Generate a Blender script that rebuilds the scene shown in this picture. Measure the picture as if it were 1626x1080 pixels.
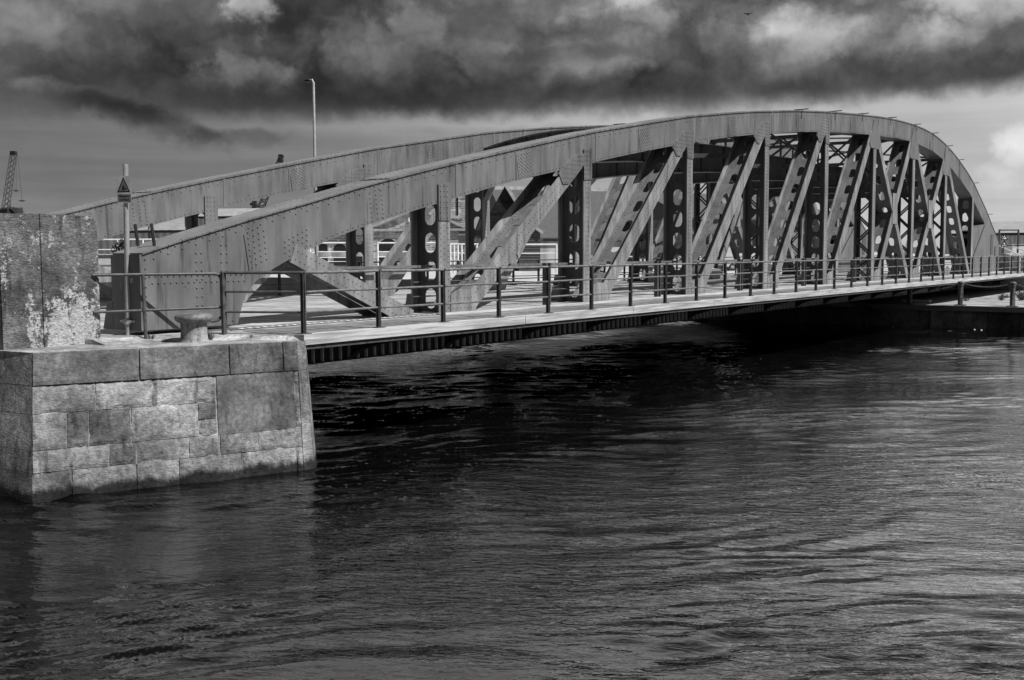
import bpy, math, random
import numpy as np
from mathutils import Vector, Matrix
random.seed(7); rng = np.random.default_rng(7)
S = bpy.context.scene
for o in list(bpy.data.objects): bpy.data.objects.remove(o)
COL = S.collection
R = math.radians

# ------------------------------------------------------------------ camera
# world frame: X runs along the bridge, Y across it (away from the camera), Z up, deck at 0, water at -2.3
AL, PIT, ROLL, FPX, HC = 0.6201, 0.0794, -0.0037, 1751.28, 1.4195
FW = Vector((math.cos(AL), math.sin(AL), 0)); RT = Vector((math.sin(AL), -math.cos(AL), 0))
cam = bpy.data.cameras.new('camera'); co = bpy.data.objects.new('camera', cam); COL.objects.link(co)
fwd = (FW * math.cos(PIT) - Vector((0, 0, 1)) * math.sin(PIT)).normalized()
up0 = RT.cross(fwd).normalized()
rt = RT * math.cos(ROLL) + up0 * math.sin(ROLL); up = up0 * math.cos(ROLL) - RT * math.sin(ROLL)
m = Matrix((rt, up, -fwd)).transposed().to_4x4(); m.translation = Vector((0, 0, HC)); co.matrix_world = m
cam.sensor_width = 36; cam.lens = FPX / 1626 * 36; cam.clip_start = 0.1; cam.clip_end = 3000
S.camera = co

# ------------------------------------------------------------------ light
SUN_EL, SUN_ROT = R(53), math.atan2(0.15, -0.99)
sd = Vector((math.sin(SUN_ROT) * math.cos(SUN_EL), math.cos(SUN_ROT) * math.cos(SUN_EL), math.sin(SUN_EL)))
sl = bpy.data.lights.new('sun', 'SUN'); sl.energy = 5.0; sl.angle = R(0.5); sl.color = (1, 1, 1)
so = bpy.data.objects.new('sun', sl); COL.objects.link(so); so.rotation_euler = sd.to_track_quat('Z', 'Y').to_euler()
S.view_settings.view_transform = 'Standard'; S.view_settings.look = 'None'
S.view_settings.exposure = 0.22; S.view_settings.gamma = 1.0

# ------------------------------------------------------------------ node helper
class NT:
    def __init__(s, tree): s.t = tree; s.n = tree.nodes; s.l = tree.links
    def new(s, typ, **kw):
        n = s.n.new(typ)
        for k, v in kw.items(): setattr(n, k, v)
        return n
    def put(s, sock, v):
        if isinstance(v, bpy.types.NodeSocket): s.l.new(v, sock)
        elif v is not None: sock.default_value = v
    def m(s, op, a, b=None, c=None, clamp=False):
        n = s.n.new('ShaderNodeMath'); n.operation = op; n.use_clamp = clamp
        s.put(n.inputs[0], a)
        if b is not None: s.put(n.inputs[1], b)
        if c is not None: s.put(n.inputs[2], c)
        return n.outputs[0]
    def sm(s, v, a, b, lo=0.0, hi=1.0):
        n = s.n.new('ShaderNodeMapRange'); n.interpolation_type = 'SMOOTHSTEP'
        s.put(n.inputs[0], v); s.put(n.inputs[1], a); s.put(n.inputs[2], b); s.put(n.inputs[3], lo); s.put(n.inputs[4], hi)
        return n.outputs[0]
    def vec(s, x, y, z):
        n = s.n.new('ShaderNodeCombineXYZ'); s.put(n.inputs[0], x); s.put(n.inputs[1], y); s.put(n.inputs[2], z); return n.outputs[0]
    def sep(s, v):
        n = s.n.new('ShaderNodeSeparateXYZ'); s.l.new(v, n.inputs[0]); return n.outputs
    def map(s, v, sc=(1, 1, 1), rot=(0, 0, 0), loc=(0, 0, 0)):
        n = s.n.new('ShaderNodeMapping'); s.l.new(v, n.inputs[0]); n.inputs[1].default_value = loc
        n.inputs[2].default_value = rot; n.inputs[3].default_value = sc; return n.outputs[0]
    def noise(s, v, sc, det=4, rough=0.55, dist=0.0):
        n = s.n.new('ShaderNodeTexNoise'); s.l.new(v, n.inputs['Vector']); n.inputs['Scale'].default_value = sc
        n.inputs['Detail'].default_value = det; n.inputs['Roughness'].default_value = rough; n.inputs['Distortion'].default_value = dist
        return n.outputs[0]
    def bump(s, h, st, dist=0.02, nrm=None):
        n = s.n.new('ShaderNodeBump'); n.inputs['Strength'].default_value = st; n.inputs['Distance'].default_value = dist
        s.l.new(h, n.inputs['Height'])
        if nrm is not None: s.l.new(nrm, n.inputs['Normal'])
        return n.outputs[0]

# ------------------------------------------------------------------ world: daylight sky under broken cloud (black and white)
W = bpy.data.worlds.new('World'); S.world = W; W.use_nodes = True
t = NT(W.node_tree); W.node_tree.nodes.clear()
tc = t.new('ShaderNodeTexCoord').outputs['Generated']
x, y, z = t.sep(tc)
ff = t.m('ADD', t.m('MULTIPLY', x, FW.x), t.m('MULTIPLY', y, FW.y))
rr = t.m('ADD', t.m('MULTIPLY', x, RT.x), t.m('MULTIPLY', y, RT.y))
az = t.m('MULTIPLY', t.m('ARCTAN2', rr, ff), FPX)            # about one unit per 0.033 degree
el = t.m('MULTIPLY', t.m('ARCSINE', t.m('MINIMUM', t.m('MAXIMUM', z, -1.0), 1.0)), FPX)
def NZ(v_, loc, sc, det, ro): return t.m('SUBTRACT', t.noise(t.map(v_, loc=loc), sc, det, ro), 0.5)
u0 = t.vec(t.m('MULTIPLY', az, 0.01), t.m('MULTIPLY', el, 0.01), 0.0)          # one unit = 100 px of the photograph
wx = NZ(u0, (7.3, 2.1, 4), 1.3, 6, 0.6); wy = NZ(u0, (1.3, 8.1, 9), 1.3, 6, 0.6)
wv = t.vec(t.m('ADD', t.m('MULTIPLY', az, 0.0085), t.m('MULTIPLY', wx, 1.5)), t.m('ADD', t.m('MULTIPLY', el, 0.0135), t.m('MULTIPLY', wy, 1.5)), 0.0)
def puff(sc, loc):    # billowing heaps
    n = t.new('ShaderNodeTexVoronoi'); n.feature = 'F1'; n.inputs['Scale'].default_value = sc
    t.l.new(t.map(wv, loc=loc), n.inputs['Vector']); return t.m('SUBTRACT', 0.45, n.outputs['Distance'])
pf = t.m('ADD', t.m('MULTIPLY', puff(0.75, (0.4, 0.2, 0)), 0.75), t.m('MULTIPLY', puff(1.9, (3, 1, 0)), 0.32))
big = NZ(u0, (11, 5, 2), 0.28, 3, 0.5)
fin = NZ(u0, (2.3, 5.1, 6), 3.2, 6, 0.62)
azw = t.m('ADD', az, t.m('ADD', t.m('MULTIPLY', wx, 85.0), t.m('MULTIPLY', fin, 26.0))); elw = t.m('ADD', el, t.m('ADD', t.m('MULTIPLY', wy, 42.0), t.m('MULTIPLY', fin, 12.0)))
edge = t.m('ADD', 214.0, t.m('MULTIPLY', az, 0.026))
dark = t.sm(t.m('ADD', t.m('SUBTRACT', elw, edge), t.m('MULTIPLY', pf, 16.0)), -18.0, 20.0)
low = t.m('ADD', t.sm(az, -700.0, 600.0, 0.40, 0.71), t.m('MULTIPLY', t.sm(el, 130.0, 40.0), t.sm(az, -100.0, -700.0, 0.02, 0.07)))
strk = t.m('SUBTRACT', t.noise(t.vec(t.m('MULTIPLY', az, 0.0030), t.m('MULTIPLY', el, 0.05), 3.0), 1.0, 5, 0.55), 0.5)
low = t.m('ADD', low, t.m('ADD', t.m('MULTIPLY', strk, 0.12), t.m('MULTIPLY', NZ(u0, (4, 4, 4), 0.6, 5, 0.55), 0.10)))
high = t.sm(az, -500.0, 500.0, 0.28, 0.37)
high = t.m('ADD', high, t.sm(elw, 225.0, 330.0, 0.0, 0.12))
high = t.m('ADD', high, t.sm(elw, 405.0, 600.0, 0.0, 0.56))  # unseen sky above the view brightened so the water reflects more
pa = t.sm(elw, 205.0, 290.0, 0.06, 0.50)
high = t.m('ADD', high, t.m('ADD', t.m('MULTIPLY', big, 0.26), t.m('ADD', t.m('MULTIPLY', fin, 0.11), t.m('MULTIPLY', pf, pa))))
def blob(px, py, rx, ry, amp, sharp=0.0, k=0.0):
    cx, cy = math.atan((px - 813) / FPX) * FPX, 401 - py
    dx = t.m('SUBTRACT', azw, cx); dy = t.m('SUBTRACT', t.m('SUBTRACT', elw, cy), t.m('MULTIPLY', dx, k))
    q = t.m('ADD', t.m('POWER', t.m('ABSOLUTE', t.m('DIVIDE', dx, rx)), 2.0), t.m('POWER', t.m('ABSOLUTE', t.m('DIVIDE', dy, ry)), 2.0))
    if sharp: 
        q = t.m('SUBTRACT', q, t.m('ADD', t.m('MULTIPLY', pf, 2.2), t.m('MULTIPLY', fin, 1.2)))
        return t.m('MULTIPLY', t.sm(q, 1.15 + sharp, 1.0 - 1.6 * sharp, 0.0, amp), t.sm(dy, -1.1 * ry, 0.5 * ry, 0.35, 1.12))
    return t.m('MULTIPLY', t.m('EXPONENT', t.m('MULTIPLY', q, -1.0)), amp)
v = t.m('ADD', t.m('MULTIPLY', low, t.m('SUBTRACT', 1.0, dark)), t.m('MULTIPLY', high, dark))
for b in [(425, 14, 56, 76, 0.33, 0.35), (385, 0, 60, 26, 0.10, 0.6), (395, 132, 100, 27, 0.13, 0.5), (90, 163, 50, 14, 0.11, 0.5), (225, 203, 125, 22, -0.13, 0.6, -0.30),
          (385, 226, 85, 13, -0.08, 0.5), (560, 55, 60, 45, 0.07, 0.4), (670, 55, 50, 38, 0.11, 0.3), (750, 95, 70, 26, 0.07, 0.4),
          (1035, 12, 60, 30, 0.16, 0.4), (1100, 50, 170, 36, 0.12, 0.5), (1000, 118, 130, 16, 0.07, 0.6), (1340, 70, 140, 45, 0.10, 0.6), (1545, 55, 90, 45, 0.12, 0.4), (1490, 5, 80, 16, 0.16, 0.4),
          (1180, 152, 330, 20, -0.10), (900, 96, 120, 14, -0.06, 0.5), (1500, 128, 200, 22, -0.10), (600, 165, 260, 30, -0.07), (80, 130, 240, 40, -0.07), (850, 60, 60, 70, -0.05),
          (700, 200, 330, 14, 0.07), (1000, 195, 260, 18, 0.06), (1612, 255, 34, 34, 0.15, 0.5), (1570, 300, 40, 22, 0.08, 0.5), (1300, 240, 300, 60, -0.04),
          (2150, 200, 260, 330, 0.40), (1560, -170, 420, 120, 0.45), (-700, 100, 600, 200, 0.1)]:  # outer blobs: bright unseen sky added for the water to reflect
    v = t.m('ADD', v, blob(*b))
# sky darkened overhead and behind the camera to cut fill light
v = t.m('MULTIPLY', v, t.sm(el, 800.0, 1500.0, 1.0, 0.42))
v = t.m('MULTIPLY', v, t.sm(t.m('ABSOLUTE', az), 1000.0, 1900.0, 1.0, 0.5))
v = t.m('MAXIMUM', v, 0.12)
lum = t.m('POWER', v, 2.2)
sky = t.new('ShaderNodeTexSky', sky_type='NISHITA'); sky.sun_disc = False; sky.sun_elevation = SUN_EL; sky.sun_rotation = SUN_ROT
bw = t.new('ShaderNodeRGBToBW'); t.l.new(sky.outputs[0], bw.inputs[0])
SKY_STRENGTH = 0.1
rad = t.m('ADD', t.m('MULTIPLY', bw.outputs[0], 0.03), t.m('MULTIPLY', lum, 0.88 / SKY_STRENGTH))
rad = t.m('MULTIPLY', rad, t.sm(z, -0.06, -0.01, 0.25, 1.0))
bg = t.new('ShaderNodeBackground'); bg.inputs[1].default_value = SKY_STRENGTH; t.l.new(rad, bg.inputs[0])
wo = t.new('ShaderNodeOutputWorld'); t.l.new(bg.outputs[0], wo.inputs[0])

# ------------------------------------------------------------------ materials (all grey: the photograph is black and white)
def base_mat(name, rough=0.6, metal=0.0, spec=0.4):
    M = bpy.data.materials.new(name); M.use_nodes = True; T = NT(M.node_tree)
    b = [n for n in M.node_tree.nodes if n.type == 'BSDF_PRINCIPLED'][0]
    b.inputs['Roughness'].default_value = rough; b.inputs['Metallic'].default_value = metal
    b.inputs['Specular IOR Level'].default_value = spec
    return M, T, b, T.new('ShaderNodeTexCoord').outputs['Object']
def grey(T, v):
    n = T.new('ShaderNodeCombineColor')
    for i in range(3): T.put(n.inputs[i], v)
    return n.outputs[0]
def simple(name, c, var=0.25, sc=6, rough=0.6, bump=0.25, bsc=30, metal=0, stretch=(1, 1, 1), spec=0.4):
    M, T, b, oc = base_mat(name, rough, metal, spec)
    a = T.noise(T.map(oc, stretch), sc, 5, 0.6)
    f = T.m('MULTIPLY', T.sm(a, 0.3, 0.7, 1 - var, 1 + var), c)
    T.l.new(grey(T, f), b.inputs['Base Color'])
    if bump: T.l.new(T.bump(T.noise(oc, bsc, 4, 0.6), bump, 0.01), b.inputs['Normal'])
    return M
def steel_mat(name, c, streak=0.35, spots=0.5, rough=0.5):
    M, T, b, oc = base_mat(name, rough, 0.0, 0.45)
    a = T.noise(T.map(oc, (1, 1, 0.12)), 4.5, 5, 0.62)
    d = T.noise(T.map(oc, (1, 1, 0.6)), 1.1, 4, 0.6)
    f = T.m('MULTIPLY', T.sm(a, 0.34, 0.68, 1 - streak * 0.7, 1 + streak), T.sm(d, 0.3, 0.7, 0.82, 1.2))
    f = T.m('MULTIPLY', f, c)
    e = T.noise(T.map(oc, loc=(5, 3, 1)), 7, 6, 0.7); fl = T.sm(e, 0.66, 0.70)
    f = T.m('ADD', T.m('MULTIPLY', f, T.m('SUBTRACT', 1.0, T.m('MULTIPLY', fl, 0.3))), T.m('MULTIPLY', T.sm(T.noise(T.map(oc, (1, 1, 0.5), loc=(9, 1, 4)), 3.3, 8, 0.75), 0.67, 0.72), 0.16 * spots))
    f = T.m('MULTIPLY', f, T.m('SUBTRACT', 1.0, T.m('MULTIPLY', T.sm(T.noise(T.map(oc, (1, 1, 0.07), loc=(3, 3, 3)), 8.0, 4, 0.55), 0.58, 0.68), 0.38 * spots)))
    f = T.m('ADD', f, T.m('MULTIPLY', T.sm(T.noise(T.map(oc, (1, 1, 0.09), loc=(8, 3, 3)), 7.0, 6, 0.65), 0.66, 0.74), 0.10 * spots))
    g = T.noise(T.map(oc, loc=(2, 8, 4)), 2.6, 8, 0.74)
    f = T.m('MULTIPLY', f, T.m('SUBTRACT', 1.0, T.m('MULTIPLY', T.sm(g, 0.63, 0.69), 0.45 * spots)))
    T.l.new(grey(T, f), b.inputs['Base Color'])
    T.l.new(T.m('ADD', T.m('MULTIPLY', a, 0.3), rough - 0.12), b.inputs['Roughness'])
    T.l.new(T.bump(T.m('ADD', T.noise(oc, 18, 5, 0.6), T.m('MULTIPLY', d, 2.0)), 0.25, 0.012), b.inputs['Normal'])
    return M
def plank_mat(name, c, period, axis=0, dark=0.5):
    M, T, b, oc = base_mat(name, 0.85, 0, 0.2)
    s = T.sep(oc); ax = s[axis]
    q = T.m('DIVIDE', ax, period); idx = T.m('FLOOR', q); fr = T.m('FRACT', q)
    wn = T.new('ShaderNodeTexWhiteNoise'); wn.noise_dimensions = '1D'; T.l.new(idx, wn.inputs['W'])
    st = (14, 0.9, 1) if axis == 0 else (0.9, 14, 1)
    gr = T.noise(T.map(oc, st), 3, 5, 0.65)
    big = T.noise(T.map(oc, (0.5, 0.8, 1)), 0.8, 4, 0.6)
    gap = T.m('MULTIPLY', T.sm(fr, 0.0, 0.07), T.sm(fr, 1.0, 0.93))
    f = T.m('MULTIPLY', T.sm(gr, 0.3, 0.7, 1 - dark * 0.55, 1.15), T.sm(wn.outputs[0], 0, 1, 0.72, 1.15))
    f = T.m('MULTIPLY', f, T.sm(big, 0.35, 0.65, 0.72, 1.1))
    f = T.m('MULTIPLY', f, T.m('MULTIPLY', T.m('ADD', 0.2, T.m('MULTIPLY', gap, 0.8)), c))
    T.l.new(grey(T, f), b.inputs['Base Color'])
    T.l.new(T.bump(T.m('ADD', gap, T.m('MULTIPLY', gr, 0.4)), 0.7, 0.012), b.inputs['Normal'])
    return M
def stone_mat(name, c, rough_bump=0.8, patches=0.0, scale=1.0, tide=None):
    M, T, b, oc = base_mat(name, 0.9, 0, 0.2)
    at = T.new('ShaderNodeAttribute'); at.attribute_name = 'tone'; tone = at.outputs['Fac']
    a = T.noise(oc, 2.2 * scale, 6, 0.65); d = T.noise(T.map(oc, loc=(4, 4, 4)), 14 * scale, 6, 0.7)
    f = T.m('MULTIPLY', T.sm(a, 0.3, 0.7, 0.68, 1.3), T.sm(d, 0.28, 0.72, 0.6, 1.35))
    stn = T.noise(T.map(oc, (1, 1, 0.22), loc=(3, 1, 0)), 3.4 * scale, 6, 0.65)
    f = T.m('MULTIPLY', f, T.m('SUBTRACT', 1.0, T.m('MULTIPLY', T.sm(stn, 0.56, 0.68), 0.4)))
    f = T.m('MULTIPLY', f, T.sm(T.noise(T.map(oc, loc=(7, 7, 1)), 0.9 * scale, 3, 0.5), 0.34, 0.62, 0.55, 1.12))
    f = T.m('MULTIPLY', T.m('MULTIPLY', f, c), tone)
    run = T.noise(T.map(oc, (1, 1, 0.10), loc=(6, 1, 2)), 5.5 * scale, 5, 0.6)
    f = T.m('MULTIPLY', f, T.m('SUBTRACT', 1.0, T.m('MULTIPLY', T.sm(run, 0.57, 0.66), 0.45)))
    f = T.m('ADD', f, T.m('MULTIPLY', T.sm(T.noise(T.map(oc, (1, 1, 0.5), loc=(2, 2, 9)), 2.2 * scale, 8, 0.72), 0.60, 0.68), c * 0.5))
    if tide is not None:   # dark weed and slime above the water
        zz_ = T.m('ADD', T.sep(oc)[2], T.m('MULTIPLY', T.m('SUBTRACT', T.noise(T.map(oc, (1, 1, 0.4)), 2.5, 6, 0.7), 0.5), 0.42))
        f = T.m('MULTIPLY', f, T.m('ADD', 0.10, T.m('MULTIPLY', T.sm(zz_, tide + .02, tide + .16), 0.90)))
    if patches:   # pale lichen and lime crust
        l1 = T.noise(T.map(oc, (1, 1, 0.6), loc=(1, 2, 3)), 1.5, 9, 0.74)
        l2 = T.noise(T.map(oc, loc=(9, 2, 3)), 16, 6, 0.75)
        hz = T.sm(T.sep(oc)[2], 2.1, 0.2, -0.045, 0.025)
        lf = T.sm(T.m('ADD', T.m('ADD', T.m('MULTIPLY', l1, 0.66), T.m('MULTIPLY', l2, 0.34)), hz), 0.502, 0.535)
        f = T.m('ADD', T.m('MULTIPLY', f, T.m('SUBTRACT', 1.0, lf)), T.m('MULTIPLY', lf, T.m('MULTIPLY', patches, T.sm(d, 0.3, 0.7, 0.6, 1.15))))
    T.l.new(grey(T, f), b.inputs['Base Color'])
    h = T.m('ADD', T.noise(T.map(oc, (1, 1, 1.6)), 22 * scale, 5, 0.6), T.m('MULTIPLY', T.noise(oc, 5 * scale, 3, 0.5), 1.2))
    T.l.new(T.bump(h, rough_bump, 0.03), b.inputs['Normal'])
    return M
def brick_mat(name, c, bw_=0.5, bh=0.22, mortar=0.02, mc=1.6, var=0.5):
    M, T, b, oc = base_mat(name, 0.9, 0, 0.15)
    s = T.sep(oc); v_ = T.vec(T.m('ADD', s[0], s[1]), s[2], 0.0)
    br = T.new('ShaderNodeTexBrick'); T.l.new(v_, br.inputs['Vector'])
    br.inputs['Scale'].default_value = 1; br.inputs['Brick Width'].default_value = bw_; br.inputs['Row Height'].default_value = bh
    br.inputs['Mortar Size'].default_value = mortar
    br.inputs['Color1'].default_value = (c * (1 - var),) * 3 + (1,); br.inputs['Color2'].default_value = (c * (1 + var),) * 3 + (1,)
    br.inputs['Mortar'].default_value = (c * mc,) * 3 + (1,)
    bwn = T.new('ShaderNodeRGBToBW'); T.l.new(br.outputs[0], bwn.inputs[0])
    f = T.m('MULTIPLY', bwn.outputs[0], T.sm(T.noise(oc, 1.3, 5, 0.65), 0.3, 0.7, 0.6, 1.4))
    T.l.new(grey(T, f), b.inputs['Base Color'])
    T.l.new(T.bump(bwn.outputs[0], 0.5, 0.02), b.inputs['Normal'])
    return M
def ribbed_mat(name, c, period, axis='xy', amp=0.25):
    M, T, b, oc = base_mat(name, 0.5, 0, 0.4)
    s = T.sep(oc); a = T.m('ADD', s[0], s[1]) if axis == 'xy' else s[2]
    w = T.m('SINE', T.m('MULTIPLY', a, 2 * math.pi / period))
    f = T.m('MULTIPLY', T.m('ADD', 1.0, T.m('MULTIPLY', w, amp)), T.sm(T.noise(T.map(oc, (1, 1, 0.3)), 0.8, 5, 0.6), 0.3, 0.7, c * 0.8, c * 1.15))
    T.l.new(grey(T, f), b.inputs['Base Color']); T.l.new(T.bump(w, 0.6, 0.03), b.inputs['Normal'])
    return M
def water_mat():
    M, T, b, oc = base_mat('water', 0.03, 0, 0.5)
    b.inputs['IOR'].default_value = 1.36
    T.l.new(grey(T, 0.0015), b.inputs['Base Color'])
    # only the finest ripples; the waves themselves are modelled
    c1 = T.map(oc, (1, 1, 1), (0, 0, -(AL - R(90)) + R(4)))
    s2 = T.noise(T.map(c1, (0.6, 1.5, 1), (0, 0, R(9)), (3, 7, 0)), 6.0, 3, 0.55, 0.5)
    gust = T.sm(T.noise(T.map(oc, (1, 1, 1), loc=(4, 0, 0)), 0.13, 4, 0.6), 0.40, 0.62, 0.35, 1.3)
    p = T.sep(oc)
    lee = T.m('MULTIPLY', T.sm(T.m('SUBTRACT', p[1], T.m('MULTIPLY', p[0], 0.26)), 1.0, -1.2), T.sm(p[0], 14.0, 24.0))
    h = T.m('MULTIPLY', T.m('MULTIPLY', s2, 0.021), T.m('MULTIPLY', gust, T.m('SUBTRACT', 1.0, T.m('MULTIPLY', lee, 0.5))))
    n = T.new('ShaderNodeBump'); n.inputs['Strength'].default_value = 1.0; n.inputs['Distance'].default_value = 1.0
    T.l.new(h, n.inputs['Height']); T.l.new(n.outputs[0], b.inputs['Normal'])
    return M

M_STEEL = steel_mat('painted_steel', 0.140, 0.17, 1.1)
M_STEELV = steel_mat('weathered_steel', 0.205, 0.35, 1.0)
M_WEB = steel_mat('shade_black_web', 0.06, 0.3, 0.5)  # shade of the upright webs put into the colour, near black
M_STEELD = steel_mat('dark_shaded_steel', 0.065, 0.3, 0.9)  # colour lowered to deepen the shade on the overhead beams
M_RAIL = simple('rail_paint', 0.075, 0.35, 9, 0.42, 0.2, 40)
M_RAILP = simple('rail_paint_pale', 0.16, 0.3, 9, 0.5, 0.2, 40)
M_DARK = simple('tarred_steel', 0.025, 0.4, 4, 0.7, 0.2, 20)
M_BAR = simple('lit_pale_bar', 0.85, 0.4, 20, 0.6, 0.2, 20)  # whitened to stand in for light thrown up off the water
M_DECK = plank_mat('bleached_planks', 0.46, 0.19, 0, 0.9)
M_FOOT = plank_mat('footway_planks', 0.30, 0.15, 0, 1.1)
M_KERB = simple('kerb_timber', 0.42, 0.40, 3.0, 0.8, 0.5, 25, stretch=(0.30, 3, 9))
M_STONE = stone_mat('quay_stone', 0.26, 0.75, tide=0.07)
M_COPE = stone_mat('coping_stone', 0.145, 0.5)
M_BLOCK = stone_mat('lichen_concrete', 0.145, 1.0, 0.46)
M_CONC = stone_mat('concrete', 0.30, 0.5)
M_GROUND = simple('pale_ground', 0.42, 0.25, 0.8, 0.9, 0.3, 6)
M_WETWALL = stone_mat('weedy_wall', 0.16, 0.8)
M_IRON = simple('cast_iron', 0.10, 0.45, 14, 0.5, 0.4, 30)
M_BOLL = stone_mat('scoured_iron', 0.30, 0.5, 0.0, 2.0)
M_BOLLT = simple('worn_iron_top', 0.14, 0.4, 9, 0.55, 0.6, 40)
M_WHITE = simple('white_paint', 0.72, 0.12, 3, 0.5, 0)
M_PALE = simple('galvanised', 0.42, 0.15, 5, 0.4, 0.1, 30, 0.4)
M_BLACK = simple('black_paint', 0.012, 0.2, 5, 0.4, 0)
M_GLASS = simple('dark_glass', 0.02, 0.2, 1, 0.08, 0, spec=0.6)
M_RUBBLE = brick_mat('rubble_stone', 0.30, 0.42, 0.2, 0.03, 1.6, 0.55)
M_BRICK = brick_mat('dark_brick', 0.13, 0.3, 0.11, 0.012, 1.5, 0.45)
M_DBRICK = brick_mat('soot_brick', 0.014, 0.4, 0.16, 0.012, 1.4, 0.5)
M_SLATE = simple('roof_slate', 0.075, 0.16, 2.5, 0.75, 0.6, 5, stretch=(1, 1, 3))
M_CORR = ribbed_mat('corrugated_sheet', 0.34, 0.45)
M_CORRR = ribbed_mat('corrugated_roof', 0.26, 0.5)
M_BOARD = ribbed_mat('dark_boarding', 0.06, 0.25, 'z')
M_TRIM = simple('dressed_stone', 0.38, 0.2, 2, 0.8, 0.2, 12)
M_LEAF = simple('weed_leaf', 0.11, 0.3, 5, 0.7, 0)
M_BUSH = simple('bush_leaf', 0.05, 0.4, 3, 0.8, 0)
M_SIGNY = simple('sign_face', 0.30, 0.08, 2, 0.4, 0)
M_WATER = water_mat()
M_CAR = simple('car_paint', 0.62, 0.05, 1, 0.2, 0)
M_TYRE = simple('tyre', 0.02, 0.2, 5, 0.8, 0)
M_BIRD = simple('feather', 0.035, 0.2, 5, 0.8, 0)

# ------------------------------------------------------------------ mesh helper
class MB:
    def __init__(s): s.v = []; s.f = []; s.tone = []; s.mi = []; s.cur = 1.0; s.m = 0
    def add(s, vs, fs):
        k = len(s.v); s.v += [tuple(p) for p in vs]
        for f in fs: s.f.append(tuple(k + i for i in f)); s.tone.append(s.cur); s.mi.append(s.m)
    def hexa(s, p):  # 8 corners: bottom 4, top 4 (same winding)
        s.add(p, [(3, 2, 1, 0), (4, 5, 6, 7), (0, 1, 5, 4), (1, 2, 6, 5), (2, 3, 7, 6), (3, 0, 4, 7)])
    def box(s, x0, x1, y0, y1, z0, z1):
        s.hexa([(x0, y0, z0), (x1, y0, z0), (x1, y1, z0), (x0, y1, z0), (x0, y0, z1), (x1, y0, z1), (x1, y1, z1), (x0, y1, z1)])
    def obox(s, c, ax, ay, az_):  # oriented box: centre and three half-axis vectors
        c, ax, ay, az_ = map(Vector, (c, ax, ay, az_))
        s.hexa([c - ax - ay - az_, c + ax - ay - az_, c + ax + ay - az_, c - ax + ay - az_, c - ax - ay + az_, c + ax - ay + az_, c + ax + ay + az_, c - ax + ay + az_])
    def bar(s, a, b, w, h, side=(0, 1, 0)):  # rectangular bar a->b, w along side, h across
        a, b = Vector(a), Vector(b); d = (b - a); L = d.length; d.normalize(); sd_ = Vector(side)
        sd_ = (sd_ - d * sd_.dot(d)).normalized(); u = d.cross(sd_)
        s.obox((a + b) / 2, d * L / 2, sd_ * w / 2, u * h / 2)
    def prism(s, poly, y0, y1):  # polygon in X,Z extruded along Y
        n = len(poly); s.add([(p[0], y0, p[1]) for p in poly] + [(p[0], y1, p[1]) for p in poly],
            [tuple(range(n)), tuple(range(2 * n - 1, n - 1, -1))] + [(i, i + n, (i + 1) % n + n, (i + 1) % n) for i in range(n)])
    def prismx(s, poly, x0, x1):  # polygon in Y,Z extruded along X
        n = len(poly); s.add([(x0, p[0], p[1]) for p in poly] + [(x1, p[0], p[1]) for p in poly],
            [tuple(range(n - 1, -1, -1)), tuple(range(n, 2 * n))] + [(i, (i + 1) % n, (i + 1) % n + n, i + n) for i in range(n)])
    def prismz(s, poly, z0, z1):
        n = len(poly); s.add([(p[0], p[1], z0) for p in poly] + [(p[0], p[1], z1) for p in poly],
            [tuple(range(n - 1, -1, -1)), tuple(range(n, 2 * n))] + [(i, (i + 1) % n, (i + 1) % n + n, i + n) for i in range(n)])
    def tube(s, pts, r, n=8, r2=None):
        pts = [Vector(p) for p in pts]; rings = []; k = len(s.v)
        for i, p in enumerate(pts):
            d = (pts[min(i + 1, len(pts) - 1)] - pts[max(i - 1, 0)]).normalized()
            a = Vector((0, 0, 1)) if abs(d.z) < 0.9 else Vector((1, 0, 0))
            u = d.cross(a).normalized(); w = d.cross(u)
            q = r if r2 is None else r + (r2 - r) * i / (len(pts) - 1)
            rings += [p + (u * math.cos(2 * math.pi * j / n) + w * math.sin(2 * math.pi * j / n)) * q for j in range(n)]
        m_ = len(pts); fs = [(i * n + j, i * n + (j + 1) % n, (i + 1) * n + (j + 1) % n, (i + 1) * n + j) for i in range(m_ - 1) for j in range(n)]
        fs += [tuple(range(n - 1, -1, -1)), tuple((m_ - 1) * n + j for j in range(n))]
        s.add(rings, fs)
    def lathe(s, prof, c, n=24):
        vs = []; fs = []
        for r, z_ in prof:
            vs += [(c[0] + r * math.cos(2 * math.pi * j / n), c[1] + r * math.sin(2 * math.pi * j / n), c[2] + z_) for j in range(n)]
        for i in range(len(prof) - 1):
            fs += [(i * n + j, i * n + (j + 1) % n, (i + 1) * n + (j + 1) % n, (i + 1) * n + j) for j in range(n)]
        fs += [tuple(range(n - 1, -1, -1)), tuple((len(prof) - 1) * n + j for j in range(n))]
        s.add(vs, fs)
    def rivet(s, p, nrm=(0, -1, 0), r=0.022, h=0.02):
        r *= 1.08; h *= 1.1; p, nn = Vector(p), Vector(nrm).normalized(); a = Vector((0, 0, 1)) if abs(nn.z) < 0.9 else Vector((1, 0, 0))
        u = nn.cross(a).normalized(); w = nn.cross(u); n = 6; k = []
        k += [p + (u * math.cos(j * math.pi / 3) + w * math.sin(j * math.pi / 3)) * r for j in range(n)]
        k += [p + nn * h * 0.75 + (u * math.cos(j * math.pi / 3) + w * math.sin(j * math.pi / 3)) * r * 0.6 for j in range(n)] + [p + nn * h]
        s.add(k, [(j, (j + 1) % n, n + (j + 1) % n, n + j) for j in range(n)] + [(n + j, n + (j + 1) % n, 2 * n) for j in range(n)])
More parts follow.
